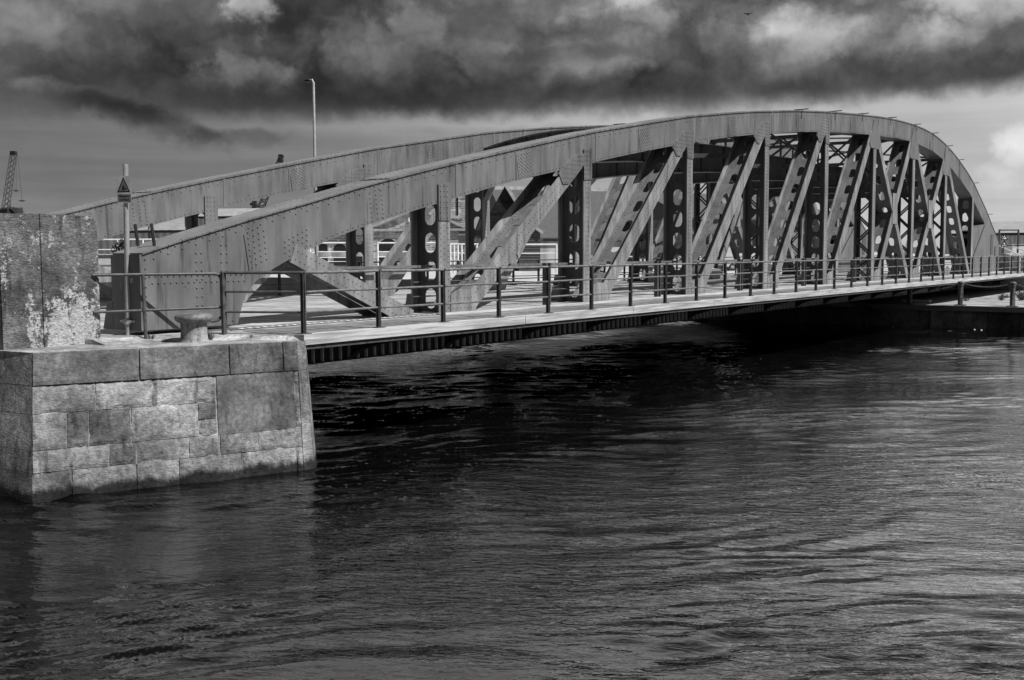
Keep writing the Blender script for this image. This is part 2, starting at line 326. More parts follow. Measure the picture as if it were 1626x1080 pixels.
    def perf(s, O, U, V, wid, length, N, th=0.02, pitch=0.75, ow=0.34, oh=0.54):
        # plate from O along V (length), width along U (centred), oval holes
        O, U, V, N = Vector(O), Vector(U).normalized(), Vector(V).normalized(), Vector(N).normalized()
        cells = max(1, round(length / pitch)); P = length / cells; oh = min(oh, P * 0.74)
        for c in range(cells):
            cv = (c + 0.5) * P; inn = []; out = []
            K = 16
            for j in range(K):
                a = 2 * math.pi * (j + 0.5) / K; ca, sa = math.cos(a), math.sin(a)
                st = (oh - ow) / 2
                inn.append((ca * ow / 2, sa * ow / 2 + (st if sa > 0 else -st)))
            # rectangle points matched in order
            W_, H_ = wid / 2, P / 2
            rect = [(W_, H_ * .25), (W_, H_ * .7), (W_, H_), (W_ * .35, H_), (-W_ * .35, H_), (-W_, H_), (-W_, H_ * .7), (-W_, H_ * .25),
                    (-W_, -H_ * .25), (-W_, -H_ * .7), (-W_, -H_), (-W_ * .35, -H_), (W_ * .35, -H_), (W_, -H_), (W_, -H_ * .7), (W_, -H_ * .25)]
            pts = [O + U * p[0] + V * (cv + p[1]) + N * th / 2 for p in inn + rect] + [O + U * p[0] + V * (cv + p[1]) - N * th / 2 for p in inn + rect]
            fs = []
            for j in range(K):
                j2 = (j + 1) % K
                fs += [(j, K + j, K + j2, j2), (2 * K + j2, 3 * K + j2, 3 * K + j, 2 * K + j), (j2, 2 * K + j2, 2 * K + j, j)]
            s.add(pts, fs)
    def build(s, name, mat, parent=None, smooth=False, off=None):
        off = Vector(off) if off is not None else (parent['_o'] if parent is not None and '_o' in parent else (0, 0, 0))
        off = Vector(off)
        me = bpy.data.meshes.new(name)
        me.from_pydata([(p[0] - off.x, p[1] - off.y, p[2] - off.z) for p in s.v], [], s.f)
        for mm in (mat if isinstance(mat, (list, tuple)) else [mat]): me.materials.append(mm)
        if any(s.mi): me.polygons.foreach_set('material_index', s.mi)
        at = me.attributes.new('tone', 'FLOAT', 'FACE'); at.data.foreach_set('value', s.tone)
        if smooth:
            me.polygons.foreach_set('use_smooth', [True] * len(me.polygons))
            try: me.set_sharp_from_angle(angle=R(40))
            except Exception: pass
        me.update()
        o = bpy.data.objects.new(name, me); COL.objects.link(o)
        if parent is not None:
            o.parent = parent; ORG[o.name] = off
        else:
            o.location = off; ORG[o.name] = off
        return o
ORG = {}
def tag(o, label=None, cat=None, group=None, kind=None):
    if label: o['label'] = label
    if cat: o['category'] = cat
    if group: o['group'] = group
    if kind: o['kind'] = kind
    return o
def thing(name, loc, label, cat, group=None):
    o = bpy.data.objects.new(name, None); COL.objects.link(o); o.location = loc; ORG[o.name] = Vector(loc)
    o.empty_display_size = 0.3
    return tag(o, label, cat, group)
def part(mb, name, mat, parent, smooth=False, label=None):
    o = mb.build(name, mat, parent, smooth, off=ORG[parent.name])
    if label: o['label'] = label
    return o
def solo(mb, name, mat, loc, label, cat, group=None, smooth=False):
    o = mb.build(name, mat, None, smooth, off=loc); return tag(o, label, cat, group)
def struct(mb, name, mat, smooth=False):
    return tag(mb.build(name, mat, None, smooth), kind='structure')
def copy_tree(o, parent=None):
    c = o.copy(); COL.objects.link(c); c.parent = parent
    if parent is not None: c.matrix_parent_inverse = o.matrix_parent_inverse.copy()
    for ch in [q for q in bpy.data.objects if q.parent == o]: copy_tree(ch, c)
    return c
def interp(tab, x_): return float(np.interp(x_, [p[0] for p in tab], [p[1] for p in tab]))
def smooth_tab(tab, step=0.8, k=1.0):
    xs = np.arange(tab[0][0], tab[-1][0] + 1e-6, step); 
    ys = [np.mean([interp(tab, q + d) for d in (-k, -k / 2, 0, k / 2, k)]) for q in xs]
    return [(float(a), float(b)) for a, b in zip(xs, ys)]

# ------------------------------------------------------------------ ground, water
g = MB(); g.box(-400, 900, -400, 900, -6.0, -5.0); struct(g, 'dock_bed', M_DARK)
def water_surface():
    # wind waves as real relief: a sum of many short wave trains travelling roughly away from the camera
    x0, x1, y0, y1, st = 1.0, 57.0, -9.0, 31.0, 0.068
    nx, ny = int((x1 - x0) / st) + 1, int((y1 - y0) / st) + 1
    xs = np.linspace(x0, x1, nx); ys = np.linspace(y0, y1, ny); X, Y = np.meshgrid(xs, ys, indexing='ij')
    Hs = np.zeros_like(X); rg = np.random.default_rng(5)
    a0 = math.atan2(FW.y, FW.x)
    def field(n, l0, l1, seed):
        r_ = np.random.default_rng(seed); F_ = np.zeros_like(X)
        for _ in range(n):
            l = r_.uniform(l0, l1); a = r_.uniform(0, 6.283); F_ += np.sin(2 * np.pi * (X * math.cos(a) + Y * math.sin(a)) / l + r_.uniform(0, 6.283))
        return F_ / math.sqrt(n / 2)
    # warp the plane a little so that crests wander
    Xw = X + 0.35 * field(5, 4, 9, 21); Yw = Y + 0.35 * field(5, 4, 9, 22)
    g1 = field(7, 5, 18, 31); g2 = field(7, 3.5, 11, 32)
    gust = 1 / (1 + np.exp(-2.2 * g1)); gust2 = 1 / (1 + np.exp(-2.5 * g2))
    sm = lambda v_, a, b_: np.clip((v_ - a) / (b_ - a), 0, 1) ** 2 * (3 - 2 * np.clip((v_ - a) / (b_ - a), 0, 1))
    lee = sm(Y - 0.26 * X, 1.2, -1.4) * sm(X, 14, 24)
    under = sm(Y, 9.5, 13.5) * sm(X, 46, 34)
    for k in range(96):
        l = 0.30 * (1.5 / 0.30) ** (rg.random() ** 1.5) if k > 2 else rg.uniform(1.2, 1.9); a = a0 + rg.normal(0, 0.26) + (0.18 if l < 1 else 0); ph = rg.uniform(0, 6.283)
        slope = 0.0140 * (1.0 if l < 0.8 else 0.55)
        w_ = np.sin(2 * np.pi * (Xw * math.cos(a) + Yw * math.sin(a)) / l + ph)
        m_ = (0.35 + 1.0 * gust) if l > 0.8 else (0.22 + 1.25 * gust2 * (0.4 + 0.9 * gust))
        Hs += slope * l / 6.283 * w_ * m_
    Hs += 5.0 * np.clip(Hs, -.06, .06) ** 2                      # sharper crests, flatter troughs
    Hs *= (1 + 1.1 * under) * (1 - 0.35 * lee)
    edge_ = np.clip(np.minimum.reduce([X - x0, x1 - X, Y - y0, y1 - Y]) / 1.5, 0, 1)
    Z = -2.3 + Hs * edge_
    V = np.stack([X, Y, Z], -1).reshape(-1, 3).astype(np.float32)
    i, j = np.meshgrid(np.arange(nx - 1), np.arange(ny - 1), indexing='ij'); k0 = (i * ny + j).ravel()
    Q = np.stack([k0, k0 + ny, k0 + ny + 1, k0 + 1], -1).astype(np.int32)
    B = -400.0; E_ = 900.0; n0 = len(V)
    ext = np.array([(B, B, -2.3), (E_, B, -2.3), (E_, E_, -2.3), (B, E_, -2.3), (x0, y0, -2.3), (x1, y0, -2.3), (x1, y1, -2.3), (x0, y1, -2.3)], np.float32)
    Qe = np.array([(0, 1, 5, 4), (1, 2, 6, 5), (2, 3, 7, 6), (3, 0, 4, 7)], np.int32) + n0
    V = np.concatenate([V, ext]); Q = np.concatenate([Q, Qe])
    me = bpy.data.meshes.new('water'); me.vertices.add(len(V)); me.vertices.foreach_set('co', V.ravel())
    me.loops.add(Q.size); me.loops.foreach_set('vertex_index', Q.ravel()); me.polygons.add(len(Q))
    me.polygons.foreach_set('loop_start', np.arange(0, Q.size, 4, dtype=np.int32)); me.polygons.foreach_set('loop_total', np.full(len(Q), 4, np.int32))
    me.polygons.foreach_set('use_smooth', np.ones(len(Q), bool)); me.update(calc_edges=True); me.materials.append(M_WATER)
    o = bpy.data.objects.new('water', me); COL.objects.link(o); tag(o, kind='structure')
water_surface()
# left quay land (behind the pier), right terrace, far land, near land under the camera
g = MB(); g.prismz([(10.4, 18.2), (13.4, 18.2), (13.4, 140), (-400, 140), (-400, 19.6), (8.2, 17.4), (9.2, 17.3)], -5, -0.12)
struct(g, 'quay_ground', M_GROUND)
g = MB(); g.prismz([(55.9, -60), (90, -60), (90, 30), (55.9, 30)], -5, -1.22); struct(g, 'lower_terrace', simple('terrace_concrete', 0.27, 0.5, 0.9, 0.9, 0.5, 6))
g = MB(); g.prismz([(80, -60), (900, -60), (900, 900), (55.8, 900), (55.8, 31.0), (80, 31.0)], -5, -0.35); struct(g, 'dock_road', M_GROUND)
g = MB(); g.prismz([(-400, -400), (60, -400), (60, -70), (4, -12), (2.3, 2.0), (-3, 6), (-400, 12)], -5, -0.15); struct(g, 'near_quay', M_CONC)
g = MB(); g.prismz([(13.4, 140), (55.8, 140), (55.8, 900), (-400, 900), (-400, 140)], -5, -0.35); struct(g, 'far_shore', M_GROUND)

# ------------------------------------------------------------------ stone pier (left foreground)
PL, PR, PR2 = Vector((9.46, 15.80)), Vector((13.26, 14.03)), Vector((13.56, 14.06))
pier = thing('stone_pier', (11, 16, -2.3), 'squared stone pier head with heavy coping stones rising from the water at the left', 'pier')
fd = (PR - PL).normalized(); fn = Vector((fd.y, -fd.x)); FL = (PR - PL).length
from mathutils import noise as mnoise
def face_block(mb, u0, u1, z0, z1, depth=0.5, out=0.0, gap=0.003, relief=0.010):
    # stone block in the front face: u along the face 0..1, battered outward to the bottom
    def P(u, z_, d):
        dz = -0.1 - z_; b_ = (0.225 * (1 - u) + 0.115 * u) * dz
        q = PL + fd * (u * FL - 0.06 * dz * (1 - u)) + fn * (b_ + out - d); return (q.x, q.y, z_)
    gu = gap / FL; a, b_ = (u0 + gu if u0 > 0 else u0), (u1 - gu if u1 < 1 else u1); c, d = z0 + gap, z1 - gap * 0.3
    nu, nz = max(3, int((b_ - a) * FL / .055)), max(3, int((d - c) / .055)); k = len(mb.v); sd_ = rng.random(4) * 50
    vs = []; 
    for j in range(nz + 1):
        for i in range(nu + 1):
            s_, t_ = i / nu, j / nz; ds = min(s_, 1 - s_) * (b_ - a) * FL; dt = min(t_, 1 - t_) * (d - c); e = min(ds, dt)
            q_ = Vector((s_ * (b_ - a) * FL * 3 + sd_[0], t_ * (d - c) * 3 + sd_[1], sd_[2]))
            r_ = mnoise.noise(q_) * relief + mnoise.noise(q_ * 3.1) * relief * .6 + random.uniform(-.35, .35) * relief
            ch = (.016 * relief / .012) * max(0, 1 - e / .04) * (1 + 1.2 * mnoise.noise(q_ * 4 + Vector((9, 9, 9))))
            vs.append(P(a + (b_ - a) * s_, c + (d - c) * t_, ch - r_))
    fs = [(j * (nu + 1) + i, j * (nu + 1) + i + 1, (j + 1) * (nu + 1) + i + 1, (j + 1) * (nu + 1) + i) for j in range(nz) for i in range(nu)]
    mb.add(vs, fs)
    # sides back into the wall
    ring = [(i, 0) for i in range(nu)] + [(nu, j) for j in range(nz)] + [(nu - i, nz) for i in range(nu)] + [(0, nz - j) for j in range(nz)]
    fr = [vs[j * (nu + 1) + i] for i, j in ring]; bk = [P(a + (b_ - a) * i / nu, c + (d - c) * j / nz, depth) for i, j in ring]; n = len(ring)
    mb.add(fr + bk, [(n + i, n + (i + 1) % n, (i + 1) % n, i) for i in range(n)])
mb = MB()
rows = [(-1.03, -0.60, [0, .215, .42, .66]), (-1.57, -1.03, [0, .115, .19, .34, .59]), (-1.57, -1.30, [.59, .66]), (-1.30, -1.03, [.59, .66]),
        (-1.57, -.60, [.98, 1]), (-1.90, -1.57, [0, .26, .355, .55, .67, .82, 1]), (-2.6, -1.90, [0, .13, .355, .51, .755, .975, 1])]
tones = iter([.95, 1.25, 1.2, 1.05, .8, .6, 1.2, .9, .6, 1.1, 1.2, .72, 1.1, .95, .75, .95, .75, 1.3, 1.2, .9, 1.05, 1.1])
for z0, z1, us in rows:
    for a, b_ in zip(us[:-1], us[1:]):
        mb.cur = next(tones); face_block(mb, a, b_, z0, z1, out=random.uniform(-.004, .012), gap=.008)
mb.cur = 1.0
part(mb, 'ashlar_facing', M_STONE, pier)
mb = MB(); mb.cur = 1.0; face_block(mb, 0, 1, -2.6, -0.61, depth=.3, out=-.022, relief=.002)
part(mb, 'mortar_bed', stone_mat('lime_mortar', .40, .3, tide=.07), pier)
mb = MB(); mb.cur = 0.85; face_block(mb, .665, .98, -1.57, -0.60, out=-0.002, relief=.003)
part(mb, 'smooth_slab', stone_mat('streaked_slab', 0.19, 0.25, tide=0.03), pier, label='large smooth water-streaked slab near the corner')
mb = MB()
for a, b_, tn in [(0, .375, 1.0), (.375, .72, 1.12), (.72, .94, 0.95), (.94, 1, 1.0)]:
    mb.cur = tn; face_block(mb, a, b_, -0.60, -0.10, depth=0.9, out=0.02, gap=0.010, relief=.007)
part(mb, 'coping', M_COPE, pier)
mb = MB(); mb.cur = 0.9
# core, left return, nose
core = [PL - fn * .35 + fd * .02, PR - fn * .35, Vector((13.38, 14.5)), Vector((13.38, 18.3)), Vector((9.3, 18.3)), Vector((9.3, 16.75))]
mb.prismz([(p.x, p.y) for p in core], -5, -0.11)
def quadface(mb, a, b_, z0, z1, va=None, vb=None):
    a, b_ = Vector(a), Vector(b_); d = (b_ - a).normalized(); n = Vector((d.y, -d.x))
    g_ = 0.008
    pts = []
    for (p, z_) in ((a + d * g_, z0 + g_), (b_ - d * g_, z0 + g_), (b_ - d * g_, z1), (a + d * g_, z1)):
        v_ = (va if (p - a).length < (p - b_).length else vb); v_ = n * .05 if v_ is None else Vector(v_)
        q = p + v_ * (-0.1 - z_); pts.append((q.x, q.y, z_))
    for (p, z_) in ((a, z0), (b_, z0), (b_, z1), (a, z1)):
        q = p - n * .45; pts.append((q.x, q.y, z_))
    mb.add(pts, [(0, 1, 2, 3), (1, 0, 4, 5), (2, 1, 5, 6), (3, 2, 6, 7), (0, 3, 7, 4)])
LB = (9.38, 16.78)
for z0, z1, us in [(-.6, -.1, [0, 1]), (-1.03, -.6, [0, .6, 1]), (-1.57, -1.03, [0, 1]), (-1.9, -1.57, [0, .45, 1]), (-2.6, -1.9, [0, 1])]:
    for a, b_ in zip(us[:-1], us[1:]):
        A = Vector(LB); B_ = PL; mb.cur = random.uniform(.85, 1.1)
        VA, VB = Vector((-.15, -.02)), Vector((-.149, -.177)); quadface(mb, A + (B_ - A) * a, A + (B_ - A) * b_, z0, z1, VA.lerp(VB, a), VA.lerp(VB, b_))
        
part(mb, 'side_wall', M_STONE, pier)
mb = MB(); mb.cur = 1.25
nose = [(PR.x, PR.y), (13.42, 13.99), (PR2.x, PR2.y + .06), (13.62, 14.3), (13.62, 18.2)]
for z0, z1 in [(-.6, -.1), (-1.5, -.6), (-2.05, -1.5), (-2.6, -2.05)]:
    for i, (a, b_) in enumerate(zip(nose[:-1], nose[1:])): mb.cur = random.uniform(1.0, 1.3); NV = [(-.048, -.104), (-.02, -.10), (.03, -.07), (.05, -.03), (.05, 0)]; quadface(mb, a, b_, z0, z1, NV[i], NV[i + 1])
part(mb, 'rounded_nose', M_STONE, pier)
mb = MB(); mb.cur = 1.0
mb.prismz([(9.46, 15.8), (13.28, 14.06), (13.6, 14.12), (13.6, 18.2), (9.36, 18.2), (9.36, 16.78)], -0.14, -0.094)
part(mb, 'paving', stone_mat('worn_paving', 0.30, 0.35), pier)
# quay wall running left from the pier
mb = MB()
LW = [(-30.0, 24.0), (8.0, 17.5), LB]
for z0, z1 in [(-.6, -.1), (-1.1, -.6), (-1.6, -1.1), (-2.1, -1.6), (-2.7, -2.1)]:
    for a, b_ in zip(LW[:-1], LW[1:]): mb.cur = random.uniform(.9, 1.3); quadface(mb, a, b_, z0, z1)
solo(mb, 'quay_wall', M_STONE, (0, 20, -2.3), 'sunlit stone quay wall running out of the picture beyond the left side of the pier', 'quay wall')
# near quay facing under the photographer
mb = MB(); mb.prismz([(2.35, 2.0), (4.05, -12), (4.4, -12), (2.7, 2.2)], -5, -0.11); mb.prismz([(2.7, 2.2), (-3, 6.35), (-3, 6.0), (2.35, 2.0)], -5, -.115)
solo(mb, 'near_quay_wall', M_STONE, (2, 0, -2.3), 'stone quay edge under the photographer, outside the picture', 'quay wall')

# concrete block with rounded shoulder
blk = thing('concrete_block', (10.4, 17.1, -0.1), 'tall lichen-blotched concrete block with a rounded shoulder standing on the pier', 'concrete block')
def rounded_profile(x0, x1, z0, z1, r, left=False):
    p = [(x0, z0), (x1, z0)]
    for i in range(9): a = i / 8 * math.pi / 2; p.append((x1 - r + r * math.cos(a), z1 - r + r * math.sin(a)))
    p.append((x0, z1 + .02)); return p
mb = MB(); mb.cur = 1.0
mb.prism(rounded_profile(10.16, 11.2, -.12, 2.05, .17), 16.62, 17.75); part(mb, 'right_slab', M_BLOCK, blk)
mb = MB(); mb.cur = 1.1
mb.prism([(9.47, -.12), (10.157, -.12), (10.157, 2.07), (9.47, 2.06)], 16.64, 17.72); part(mb, 'left_slab', M_BLOCK, blk)
mb = MB(); mb.cur = 1.6
mb.box(8.7, 9.455, 16.95, 17.7, -.12, 2.0)
solo(mb, 'pale_block', M_BLOCK, (9.1, 17.3, -.12), 'narrow pale concrete block at the very left edge of the picture', 'concrete block')
# rusty clamp on top of the block
cl = thing('iron_clamp', (9.85, 16.9, 2.07), 'dark iron clamp lying on top of the tall concrete block', 'iron clamp')
mb = MB(); mb.prism([(9.66, 2.07), (9.67, 2.13), (9.7, 2.16), (9.93, 2.15), (9.93, 2.07)], 16.72, 16.95); mb.prism([(9.78, 2.07), (9.70, 2.14), (9.74, 2.15), (9.86, 2.07)], 16.69, 16.72)
part(mb, 'clamp_body', M_DARK, cl)
mb = MB(); mb.box(9.8, 9.95, 16.74, 16.9, 2.152, 2.165); mb.box(9.92, 9.965, 16.74, 16.9, 2.08, 2.12); mb.tube([(9.78, 16.8, 2.15), (9.78, 16.8, 2.185)], .018); part(mb, 'bolt_strap', M_IRON, cl)

# mooring bollard
bo = thing('mooring_bollard', (12.2, 15.42, -0.1), 'scoured iron mooring bollard with a mushroom head on the pier', 'bollard')
mb = MB(); mb.cur = 1.0
mb.lathe([(.27, 0), (.255, .02), (.232, .05), (.222, .15), (.222, .26), (.226, .34), (.23, .37)], (12.2, 15.42, -.1), 32); part(mb, 'stem', M_BOLL, bo, True)
mb = MB(); mb.lathe([(.22, .33), (.262, .345), (.295, .365), (.315, .395), (.32, .425), (.312, .455), (.285, .482), (.24, .497), (.12, .505), (.01, .506)], (12.2, 15.42, -.1), 32); part(mb, 'head', M_BOLLT, bo, True)

# ------------------------------------------------------------------ warning sign on pole
sg = thing('warning_sign', (11.87, 16.8, 0.05), 'slippery surface warning sign on a grey steel pole in front of the bridge end', 'sign')
mb = MB(); mb.tube([(11.87, 16.8, -.1), (11.895, 16.8, 1.5), (11.92, 16.8, 2.98)], .047, 12); part(mb, 'pole', M_PALE, sg, True)
mb = MB(); mb.tube([(11.872, 16.8, .18), (11.872, 16.8, .26)], .075, 12); mb.obox((11.87, 16.74, .23), RT * .17, FW * .03, (0, 0, .02)); mb.obox(Vector((11.87, 16.72, .23)) + RT * .2, RT * .055, FW * .05, (0, 0, .055))
part(mb, 'foot_bracket', M_PALE, sg); mb = MB(); mb.obox(Vector((11.88, 16.74, .95)) + RT * .06, RT * .035, FW * .03, (0, 0, .05)); part(mb, 'pole_clip', M_PALE, sg)
sr = Vector((RT.x * .99 + FW.x * .0, RT.y * .99, 0)).normalized(); sf = Vector((sr.y, -sr.x, 0)); sf = -FW
c0 = Vector((11.905, 16.8, 0)) + sf * .06
def SP(u, z_, d=0.0): q = c0 + sr * u + sf * d; return (q.x, q.y, z_)
def splate(mb, poly, d0, d1):
    n = len(poly); mb.add([SP(p[0], p[1], d1) for p in poly] + [SP(p[0], p[1], d0) for p in poly], [tuple(range(n)), tuple(range(2 * n - 1, n - 1, -1))] + [(i, i + n, (i + 1) % n + n, (i + 1) % n) for i in range(n)])
ZB = 2.30
mb = MB(); splate(mb, [(-.115, ZB), (.125, ZB), (.118, ZB + .475), (-.185, ZB + .465)], 0, .006)
pl_ = part(mb, 'sign_plate', M_PALE, sg)
mb = MB(); splate(mb, [(-.125, ZB + .185), (.105, ZB + .19), (-.012, ZB + .455)], .006, .0075); part(mb, 'triangle_border', M_BLACK, pl_)
mb = MB(); splate(mb, [(-.095, ZB + .205), (.075, ZB + .209), (-.012, ZB + .41)], .0075, .009); part(mb, 'triangle_face', simple('triangle_yellow', 0.085, .05, 2, .5, 0), pl_)
mb = MB(); splate(mb, [(-.112, ZB + .02), (.118, ZB + .02), (.11, ZB + .155), (-.115, ZB + .155)], .006, .0075); part(mb, 'text_panel', simple('text_yellow', 0.10, .05, 2, .5, 0), pl_)
mb = MB()   # slipping figure pictogram
splate(mb, [(-.03, ZB + .30), (-.005, ZB + .315), (.01, ZB + .30), (-.005, ZB + .285)], .009, .0105)
splate(mb, [(-.035, ZB + .285), (-.015, ZB + .29), (-.005, ZB + .245), (-.03, ZB + .235)], .009, .0105)
splate(mb, [(-.045, ZB + .225), (.005, ZB + .222), (.045, ZB + .25), (.04, ZB + .262), (.0, ZB + .24), (-.04, ZB + .24)], .009, .0105)
splate(mb, [(-.01, ZB + .285), (.035, ZB + .26), (.03, ZB + .25), (-.015, ZB + .27)], .0107, .0115)
part(mb, 'pictogram', M_BLACK, pl_)
def text_mesh(txt, size, name, mat, parent, fmat):
    cu = bpy.data.curves.new(name, 'FONT'); cu.body = txt; cu.size = size; cu.align_x = 'CENTER'; cu.extrude = 0.0008; cu.offset = 0.0012
    tmp = bpy.data.objects.new('tmp', cu); COL.objects.link(tmp); bpy.context.view_layer.update()
    me = bpy.data.meshes.new_from_object(tmp.evaluated_get(bpy.context.evaluated_depsgraph_get())); bpy.data.objects.remove(tmp)
    me.materials.clear(); me.materials.append(mat)
    o_ = Vector(ORG[parent.name]); F = fmat.copy(); F.translation = F.translation - o_
    me.transform(F); o = bpy.data.objects.new(name, me); COL.objects.link(o); o.parent = parent; ORG[o.name] = o_
    return o
for k_, (w, zz) in enumerate([('Slippery', ZB + .105), ('surface', ZB + .045)]):
    F = Matrix((sr, Vector((0, 0, 1)), sf)).transposed().to_4x4(); F.translation = Vector(SP(0, zz, .0085)); text_mesh(w, .058, 'lettering', M_BLACK, pl_, F)

# ------------------------------------------------------------------ tube railing on the pier
rl = thing('tube_railing', (12.0, 16.3, -.1), 'dark tube railing with a rounded end beside the bollard on the pier', 'railing')
RA, RB = Vector((11.05, 16.62, 0)), Vector((12.98, 15.62, 0)); rd = (RB - RA).normalized()
def rp(s_, z_): q = RA + rd * s_; return (q.x, q.y, z_)
LR = (RB - RA).length
mb = MB(); pts = [rp(.02, 1.06), rp(LR - .12, 1.06)]
for i in range(1, 6): a = i / 6 * math.pi / 2; pts.append(rp(LR - .12 + .12 * math.sin(a), 1.06 - .12 + .12 * math.cos(a)))
pts += [rp(LR, .9), rp(LR, .36)]
for i in range(1, 6): a = i / 6 * math.pi / 2; pts.append(rp(LR - .14 + .14 * math.cos(a), .36 - .14 * math.sin(a)))
pts += [rp(LR - .2, .215), rp(LR - .3, .2), rp(LR - .31, -.1)]
mb.tube(pts, .028, 10); part(mb, 'top_rail', M_RAIL, rl, True)
mb = MB(); mb.tube([rp(.02, .43), rp(LR, .46)], .024, 10); part(mb, 'mid_rail', M_RAIL, rl, True)
mb = MB(); mb.tube([rp(.86, -.1), rp(.84, 1.06)], .032, 10); mb.lathe([(.04, 0), (.042, .02), (.042, .05), (.04, .07)], (*rp(.84, 0)[:2], .42), 10); part(mb, 'post', M_RAIL, rl, True)

# ------------------------------------------------------------------ SWING BRIDGE
YN, YF, DW = 16.47, 24.81, 0.80
NX = {k: 20.3 + 6.4 * (k - 1) for k in range(1, 10)}
TOP = [(11.95, 1.47), (12.8, 1.62), (14.1, 1.98), (15.7, 2.36), (17.75, 2.87), (19.9, 3.34), (23.3, 4.04), (25.6, 4.5), (27, 4.78), (29.5, 5.2), (33.1, 5.81), (37.2, 6.35), (38.5, 6.5), (42.5, 6.93), (46, 7.23), (49.6, 7.49), (53.2, 7.71), (55.5, 7.80), (58.4, 7.84), (60.3, 7.80), (62.0, 7.70), (63.5, 7.54), (65, 7.30), (66.5, 7.0), (67.8, 6.67), (69.8, 6.12), (71.5, 5.55), (73.9, 4.49), (75.7, 3.68), (76.5, 3.2), (78.9, 2.04)]
BOT = [(15.45, 1.33), (15.8, 1.47), (17.2, 1.88), (17.9, 2.07), (20.1, 2.56), (21.85, 2.95), (23.3, 3.26), (25.3, 3.62), (27, 3.94), (29, 4.3), (31.9, 4.78), (33.35, 5.0), (35.9, 5.37), (38.4, 5.68), (42.2, 6.09), (44.9, 6.34), (48.2, 6.58), (51.3, 6.76), (53, 6.84), (55.5, 6.94), (57.7, 6.99), (59.5, 6.96), (62.3, 6.79), (64.1, 6.55), (66.1, 6.15), (68.7, 5.47), (71.0, 4.8), (74.8, 3.1)]
TS = [(11.95, 1.40)] + smooth_tab(TOP, .8, .5)[1:] + [(78.9, 2.04)]
BS = [(15.45, 1.31)] + smooth_tab(BOT, .8, .5)[1:] + [(74.8, 3.08)]
zt = lambda x_: interp(TS, x_); zb = lambda x_: interp(BS, x_)
bridge = thing('swing_bridge', (40, 21, 0), 'riveted steel bowstring swing bridge with a timber deck spanning the dock', 'bridge')
def stagger_row(mb, xs, zf, yy, pitch=.16, amp=.045):
    x_, i = xs[0], 0
    while x_ < xs[1]:
        mb.rivet((x_, yy, zf(x_) + (amp if i % 2 else -amp)), r=.021); x_ += pitch; i += 1

